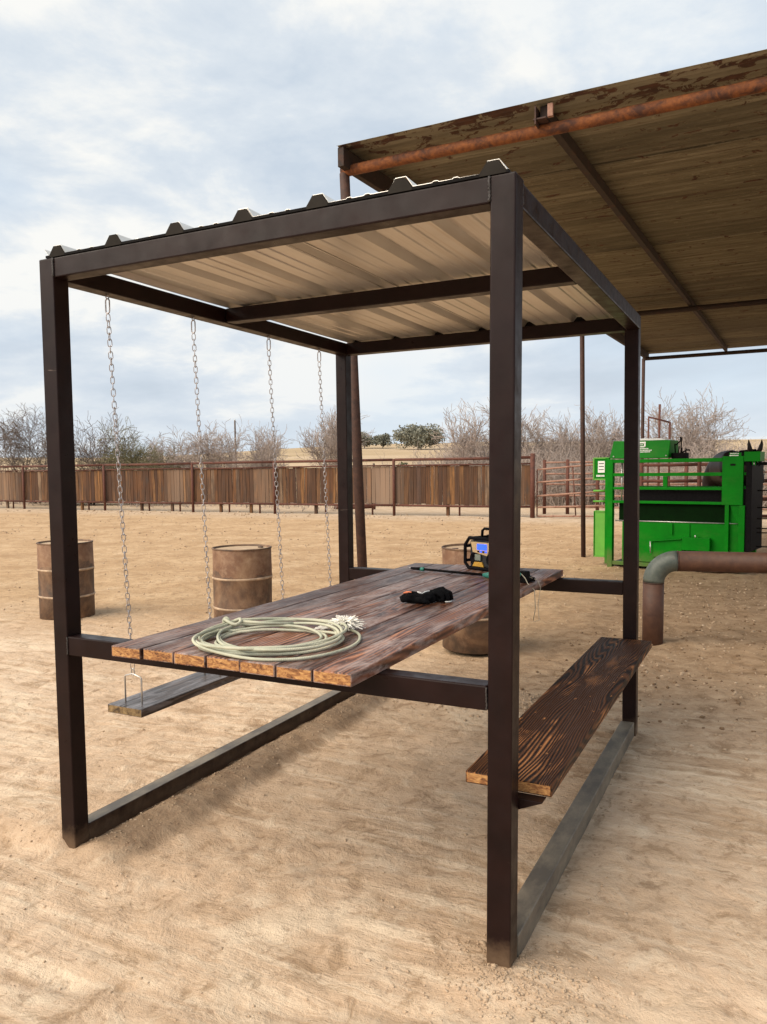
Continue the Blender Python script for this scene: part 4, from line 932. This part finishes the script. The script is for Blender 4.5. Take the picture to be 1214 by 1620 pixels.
# ------------------------------------------------------------------ horse behind the chute
def horse():
    hs = empty('horse', (1.98, 12.75, 0), 'black horse with pricked ears looking out over the back of the green chute', 'horse', R(-70)); PO[hs.name] = (0, 0, 0); hs.scale = (1.04, 1.04, 1.075)
    # local frame: +x forward, z up
    J = {'rump': (-.72, 0, 1.42, .27), 'loin': (-.36, 0, 1.42, .30), 'barrel': (-.02, 0, 1.34, .325), 'with': (.34, 0, 1.43, .285), 'chest': (.58, 0, 1.27, .235),
         'n1': (.76, 0, 1.40, .185), 'n2': (.94, 0, 1.50, .140), 'poll': (1.10, 0, 1.585, .105), 'fore': (1.20, 0, 1.515, .098), 'cheek': (1.28, 0, 1.405, .080), 'nose': (1.40, 0, 1.245, .058), 'muz': (1.45, 0, 1.175, .055), 'tb': (-.96, 0, 1.36, .09)}
    E_ = [('barrel', 'loin'), ('loin', 'rump'), ('rump', 'tb'), ('barrel', 'with'), ('with', 'chest'), ('with', 'n1'), ('n1', 'n2'), ('n2', 'poll'), ('poll', 'fore'), ('fore', 'cheek'), ('cheek', 'nose'), ('nose', 'muz')]
    for s_, k in ((.16, 'a'), (-.16, 'b')):
        fx = .03 if k == 'a' else -.05
        J.update({'sh'+k: (.50, s_, 1.05, .125), 'el'+k: (.48+fx*.3, s_, .84, .085), 'kn'+k: (.50+fx, s_, .48, .055), 'ft'+k: (.48+fx, s_, .14, .038), 'hf'+k: (.51+fx, s_, .03, .052),
                  'hp'+k: (-.64, s_, 1.08, .17), 'st'+k: (-.52, s_, .86, .115), 'hk'+k: (-.80+fx, s_, .55, .062), 'hc'+k: (-.76+fx, s_, .16, .042), 'hh'+k: (-.72+fx, s_, .03, .055)})
        E_ += [('chest', 'sh'+k), ('sh'+k, 'el'+k), ('el'+k, 'kn'+k), ('kn'+k, 'ft'+k), ('ft'+k, 'hf'+k), ('rump', 'hp'+k), ('hp'+k, 'st'+k), ('st'+k, 'hk'+k), ('hk'+k, 'hc'+k), ('hc'+k, 'hh'+k)]
    ks = list(J); me = bpy.data.meshes.new('body'); me.from_pydata([J[k][:3] for k in ks], [(ks.index(a_), ks.index(b_)) for a_, b_ in E_], [])
    o = link('body', me, hs); o.modifiers.new('skin', 'SKIN'); sk = me.skin_vertices[0].data
    for i, k in enumerate(ks): r_ = J[k][3]; sk[i].radius = (r_*(.86 if k in ('barrel', 'loin', 'with', 'rump') else .8), r_); sk[i].use_root = (k == 'barrel')
    o.modifiers.new('sub', 'SUBSURF').levels = 2; o.modifiers['sub'].render_levels = 2
    rm = o.modifiers.new('rm', 'REMESH'); rm.mode = 'VOXEL'; rm.voxel_size = .022; sm_ = o.modifiers.new('sm', 'SMOOTH'); sm_.iterations = 14; sm_.factor = .6
    bpy.context.view_layer.update(); dg = bpy.context.evaluated_depsgraph_get(); m2 = bpy.data.meshes.new_from_object(o.evaluated_get(dg)); o.modifiers.clear(); o.data = m2
    m2.name = 'body'; m2.materials.clear(); m2.materials.append(M_coat); m2.polygons.foreach_set('use_smooth', [True]*len(m2.polygons))
    for s_ in (-1, 1):
        vs, fs = tube_data([(1.08, s_*.055, 1.635), (1.09, s_*.078, 1.70), (1.095, s_*.092, 1.765), (1.09, s_*.095, 1.83)], [.034, .036, .024, .004], 8)
        mesh('ear', vs, fs, M_coat, hs, True)
        lathe('eye', [(0.001, -.02), (.014, -.014), (.02, 0), (.014, .014), (0.001, .02)], M_black, hs, 10, (1.24, s_*.082, 1.485))
    mn = []
    rg = random.Random(3)
    for k in range(90):
        f_ = k/89; p = Vector((.45, 0, 1.68)).lerp(Vector((1.10, 0, 1.685)), f_); s_ = rg.choice((-1, 1, 1))
        mn.append(tube_data([p, p+Vector((-.02, s_*.05, -.04)), p+Vector((-.02, s_*.10, -.16-rg.random()*.08))], [.010, .010, .003], 4))
    mesh('mane', *join(mn), M_black, hs)
    tl = []
    for k in range(60):
        a_, b_ = rg.uniform(-.04, .04), rg.uniform(-.05, .05); tl.append(tube_data([(-.98+a_*.4, b_*.5, 1.42), (-1.08+a_, b_, 1.25), (-1.10+a_, b_*1.4, .9), (-1.07+a_, b_*1.2, .55)], [.014, .014, .011, .003], 4))
    mesh('tail', *join(tl), M_black, hs)
    tube('halter', [(1.31, s_, z_) for s_, z_ in [(.075*math.cos(t), 1.34+.06*math.sin(t)) for t in np.linspace(0, 6.283, 15)[:-1]]], .006, M_teal, hs, 5, True)
horse()

# ------------------------------------------------------------------ bare trees and brush (vectorised twigs)
def seg_mesh(name, P0_, P1_, R0_, R1_, mat, parent=None, n=3):
    P0_, P1_ = np.asarray(P0_, float), np.asarray(P1_, float); R0_, R1_ = np.asarray(R0_)[:, None, None], np.asarray(R1_)[:, None, None]
    t = P1_-P0_; t /= np.maximum(np.linalg.norm(t, axis=1, keepdims=True), 1e-9)
    ref = np.where(np.abs(t[:, 2:3]) < .9, np.array([[0, 0, 1.]]), np.array([[1., 0, 0]])); u = np.cross(t, ref); u /= np.linalg.norm(u, axis=1, keepdims=True); v = np.cross(t, u)
    a_ = np.arange(n)*2*math.pi/n; ring = u[:, None]*np.cos(a_)[None, :, None]+v[:, None]*np.sin(a_)[None, :, None]
    V = np.concatenate([P0_[:, None]+ring*R0_, P1_[:, None]+ring*R1_], 1); k = np.arange(n); q = np.stack([k, (k+1) % n, n+(k+1) % n, n+k], 1)
    F_ = (q[None]+(np.arange(len(P0_))*2*n)[:, None, None]).reshape(-1, 4); V = V.reshape(-1, 3)
    me = bpy.data.meshes.new(name); me.vertices.add(len(V)); me.vertices.foreach_set('co', V.ravel()); me.loops.add(F_.size)
    me.loops.foreach_set('vertex_index', F_.ravel().astype(np.int32)); me.polygons.add(len(F_)); me.polygons.foreach_set('loop_start', np.arange(0, F_.size, 4, dtype=np.int32))
    me.update(calc_edges=True); me.materials.append(mat); return link(name, me, parent)
def grow(rg, p, d, l_, r_, lv, out, up_, spread, kids, minr):
    n = 4; q = Vector(p); dd = Vector(d).normalized(); rr_ = r_
    for i in range(n):
        dd = (dd+Vector((rg.gauss(0, 1), rg.gauss(0, 1), rg.gauss(0, .8)))*.17+Vector((0, 0, up_*.12))).normalized()
        e_ = q+dd*(l_/n); r1 = max(minr, rr_*.80); out[lv].append((q[:], e_[:], rr_, r1)); q = e_; rr_ = r1
        if lv < len(out)-1 and i >= (0 if lv else 1):
            for _ in range(kids[lv]):
                az = rg.uniform(0, 6.283); nn = dd.orthogonal().normalized(); nn.rotate(Matrix.Rotation(az, 3, dd)); k = (dd+nn*spread*rg.uniform(.6, 1.3)).normalized()
                grow(rg, q, k, l_*rg.uniform(.48, .74), rr_*.62, lv+1, out, up_, spread, kids, minr)
def bare_tree(x, y, h_, seed, label, mats, spread=.9, up_=.5, trunks=2, lean=0, kids=(2, 2, 1, 1), minr=.0085, zb=None):
    rg = random.Random(seed); out_ = [[], [], [], [], []]
    z = float(gh(x, y))
    for k in range(trunks):
        a_ = rg.uniform(0, 6.283); d_ = Vector((math.cos(a_)*.45*spread+lean, math.sin(a_)*.4, 1))
        grow(rg, (0, 0, -.15), d_, h_*.45, .030*h_/1.6/math.sqrt(trunks), 0, out_, up_, spread, kids, minr)
    allp = np.array([s[1] for l_ in out_ for s in l_]); k = h_/max(.1, allp[:, 2].max())
    t = empty('bare_tree', (x, y, z), label, 'tree', 0, 'leafless trees beyond the fence')
    def mk(name, ls, mat):
        A_ = np.array([s[0] for s in ls])*k; B_ = np.array([s[1] for s in ls])*k; seg_mesh(name, A_, B_, [s[2] for s in ls], [s[3] for s in ls], mat, t, 5 if name == 'trunk' else 3)
    mk('trunk', out_[0]+out_[1], mats[0]); mk('crown', out_[2]+out_[3]+out_[4], mats[1]); return t
bare_tree(-32.0, 27.0, 5.5, 11, 'dark twisted bare tree half hidden by the near left post, farthest left of all', (M_bark, M_twigd), 1.0, .25, 3, -.35)
bare_tree(-28.1, 27.0, 4.7, 23, 'bare grey tree just right of the near left post', (M_bark, M_twigd), .95, .4, 3, .1)
bare_tree(-25.5, 27.0, 4.4, 31, 'low bare tree with olive tinged limbs seen behind the first swing chain', (M_bark, M_twigg), 1.1, .15, 3, .5)
bare_tree(-26.4, 30.0, 3.7, 47, 'small faint bare tree between the first and second swing chains', (M_bark, M_twigp), 1.0, .4, 3)
bare_tree(-22.2, 29.0, 4.4, 53, 'round pale bare tree standing right behind the second swing chain', (M_bark, M_twigp), 1.0, .35, 5, 0)
bare_tree(-19.8, 31.0, 4.2, 67, 'pale bare tree seen left of the third swing chain', (M_bark, M_twigp), .9, .5, 4)
bare_tree(-18.3, 34.0, 5.0, 71, 'tall thin pale bare tree between the third and fourth swing chains', (M_twigp, M_twigp), .75, .7, 3)
bare_tree(-9.8, 31.5, 4.7, 83, 'tall pale multi-stemmed bare tree left of the near right post', (M_twigp, M_twigp), .7, .75, 3)
bare_tree(-7.3, 33.5, 4.9, 89, 'pale bare tree seen right beside the near right post', (M_twigp, M_twigp), .75, .7, 3)
bare_tree(-1.4, 37.0, 5.5, 97, 'tallest bare tree, rising above the control box of the green chute', (M_bark, M_twigp), .95, .45, 4)
bare_tree(-5.2, 36.0, 4.9, 101, 'pale bare tree seen just left of the slim shed post', (M_twigp, M_twigp), .8, .6, 5)

def thicket():
    rg = np.random.default_rng(5); A_, B_, r0, r1 = [], [], [], []
    cx_, cy_ = [], []
    for k in range(330):
        th = rg.uniform(-.47, .10) if k < 270 else rg.uniform(-.92, -.45); yy_ = rg.uniform(29, 50) if k < 270 else rg.uniform(25.5, 34); cx_.append(2.6+(yy_+2.3)*math.tan(th)); cy_.append(yy_)
    for k, (x, y) in enumerate(zip(cx_, cy_)):
        th = math.atan2(x-2.6, y+2.3); d = math.hypot(x-2.6, y+2.3)
        hgt = .80*(2.2+1.4*rg.random()+1.15*math.sin(th*17+1)*.5)*(.95 if th > -.30 else .55+.4*max(0, (th+.47)/.17) if th > -.47 else .40)*(1 if d < 45 else 1.12)
        if th > -.04: hgt *= .72
        z = float(gh(x, y)); ns = 17 if th > -.47 else 8
        for s_ in range(ns):
            p = np.array([x+rg.normal()*.8, y+rg.normal()*.8, z-.05]); dd = np.array([rg.normal()*.30, rg.normal()*.30, 1.]); l_ = hgt*rg.uniform(.55, 1.15)/5; r_ = .017
            for i in range(5):
                dd = dd+rg.normal(size=3)*.14; dd /= np.linalg.norm(dd); q = p+dd*l_; A_.append(p); B_.append(q); r0.append(r_); r1.append(r_*.78); r_ *= .78
                for t in range(4 if i else 2):
                    tp = p+(q-p)*rg.random(); td = dd*.8+rg.normal(size=3)*.55; td /= np.linalg.norm(td); tl = hgt*rg.uniform(.08, .22)
                    e_ = tp+td*tl; td2 = td+rg.normal(size=3)*.4+np.array([0, 0, .2]); td2 /= np.linalg.norm(td2); A_ += [tp, e_]; B_ += [e_, e_+td2*tl*.8]; r0 += [.0085, .007]; r1 += [.007, .005]
                p = q
    o = seg_mesh('brush_thicket', A_, B_, r0, r1, M_twigp); tag(o, kind='stuff')
thicket()
def leafy(name, x, y, h_, w_, n, leaf, mat, label, cat, seed, group=None, trunk=True):
    rg = np.random.default_rng(seed); z = float(gh(x, y)); t = empty(name, (x, y, z), label, cat, 0, group)
    C_ = []; ncl = max(6, n//110)
    for k in range(ncl):
        a_ = rg.random()*6.283; r_ = math.sqrt(rg.random())*w_*.42; C_.append((r_*math.cos(a_), r_*math.sin(a_), h_*(.26+.58*rg.random()*(1-.5*(r_/(w_*.5))**2)), (.12+.13*rg.random())*w_))
    C_ = np.array(C_); idx = rg.integers(0, ncl, n); dv = rg.normal(size=(n, 3)); dv /= np.linalg.norm(dv, axis=1, keepdims=True)
    P = C_[idx, :3]+dv*(C_[idx, 3]*(.55+.5*rg.random(n)))[:, None]*np.array([1, 1, .75]); P[:, 2] = np.maximum(P[:, 2], h_*.08)
    e1 = rg.normal(size=(n, 3)); e1 /= np.linalg.norm(e1, axis=1, keepdims=True); e2 = np.cross(e1, rg.normal(size=(n, 3))); e2 /= np.linalg.norm(e2, axis=1, keepdims=True)
    s_ = (leaf*(.6+.8*rg.random(n)))[:, None]; V = np.stack([P-e1*s_, P+e2*s_*.6, P+e1*s_, P-e2*s_*.6], 1).reshape(-1, 3); fs = np.arange(n*4).reshape(-1, 4)
    me = bpy.data.meshes.new('crown'); me.from_pydata(V.tolist(), [], fs.tolist()); me.materials.append(mat); link('crown', me, t)
    A_ = [(0, 0, -.2)]; B_ = [(0.05*w_, 0, h_*.4)]; r0 = [.03*h_]; r1 = [.02*h_]
    for k in range(min(10, ncl)): A_.append((0.03*w_, 0, h_*.25)); B_.append(tuple(C_[k, :3])); r0.append(.012*h_); r1.append(.004*h_)
    seg_mesh('trunk', A_, B_, r0, r1, M_bark, t, 5)
G2 = 'round evergreen trees on the far hill'
leafy('oak_tree', -77.4, 183, 6.6, 12.5, 5200, .30, M_far, 'round grey green tree on the hill, left of the near right post', 'tree', 1)
for k, (x, y, h_, w_, lb) in enumerate(((-97, 190, 5.0, 7, 'small dark tree on the hill beside the far left post of the shelter'), (-92, 191, 4.2, 6, 'lower dark tree on the hill, next left of the round grey green one'),
        (-104, 186, 4.4, 7, 'dark tree on the hill hidden partly by the far left shelter post'))):
    leafy('oak_tree', x, y, h_, w_, 2200, .26, M_far, lb, 'tree', 20+k)
leafy('green_bush', -30.2, 26.4, 1.75, 3.4, 3600, .075, M_leaf, 'green leafy bush low behind the fence left of the near left post', 'bush', 31)
leafy('green_bush', -27.4, 26.4, 1.7, 3.0, 3000, .075, M_leaf, 'green leafy bush low behind the fence just right of the near left post', 'bush', 32)
leafy('green_bush', -24.5, 57.5, 2.3, 3.2, 1800, .10, M_leaf, 'small round green bush on the tan field, right of the leaning rusty post', 'bush', 33)
up_ = root('utility_pole', (-33.9, 46.9, 0), 'lone wooden utility pole rising from the field between two swing chains', 'utility pole')
zb = float(gh(-33.9, 46.9)); tube('shaft', [(-33.9, 46.9, zb-.3), (-33.9, 46.9, 5.4)], [.09, .06], M_bark, up_, 8); tube('insulator', [(-33.9, 46.9, 5.4), (-33.9, 46.9, 5.52)], .05, M_steel, up_, 6)
fp = tube('wooden_fence_stake', [(-25.8, 54, -.2), (-25.7, 54, 2.1)], .09, M_bark, None, 6); tag(fp, 'short dark wooden stake standing in the tan field right of the leaning rusty post', 'stake')
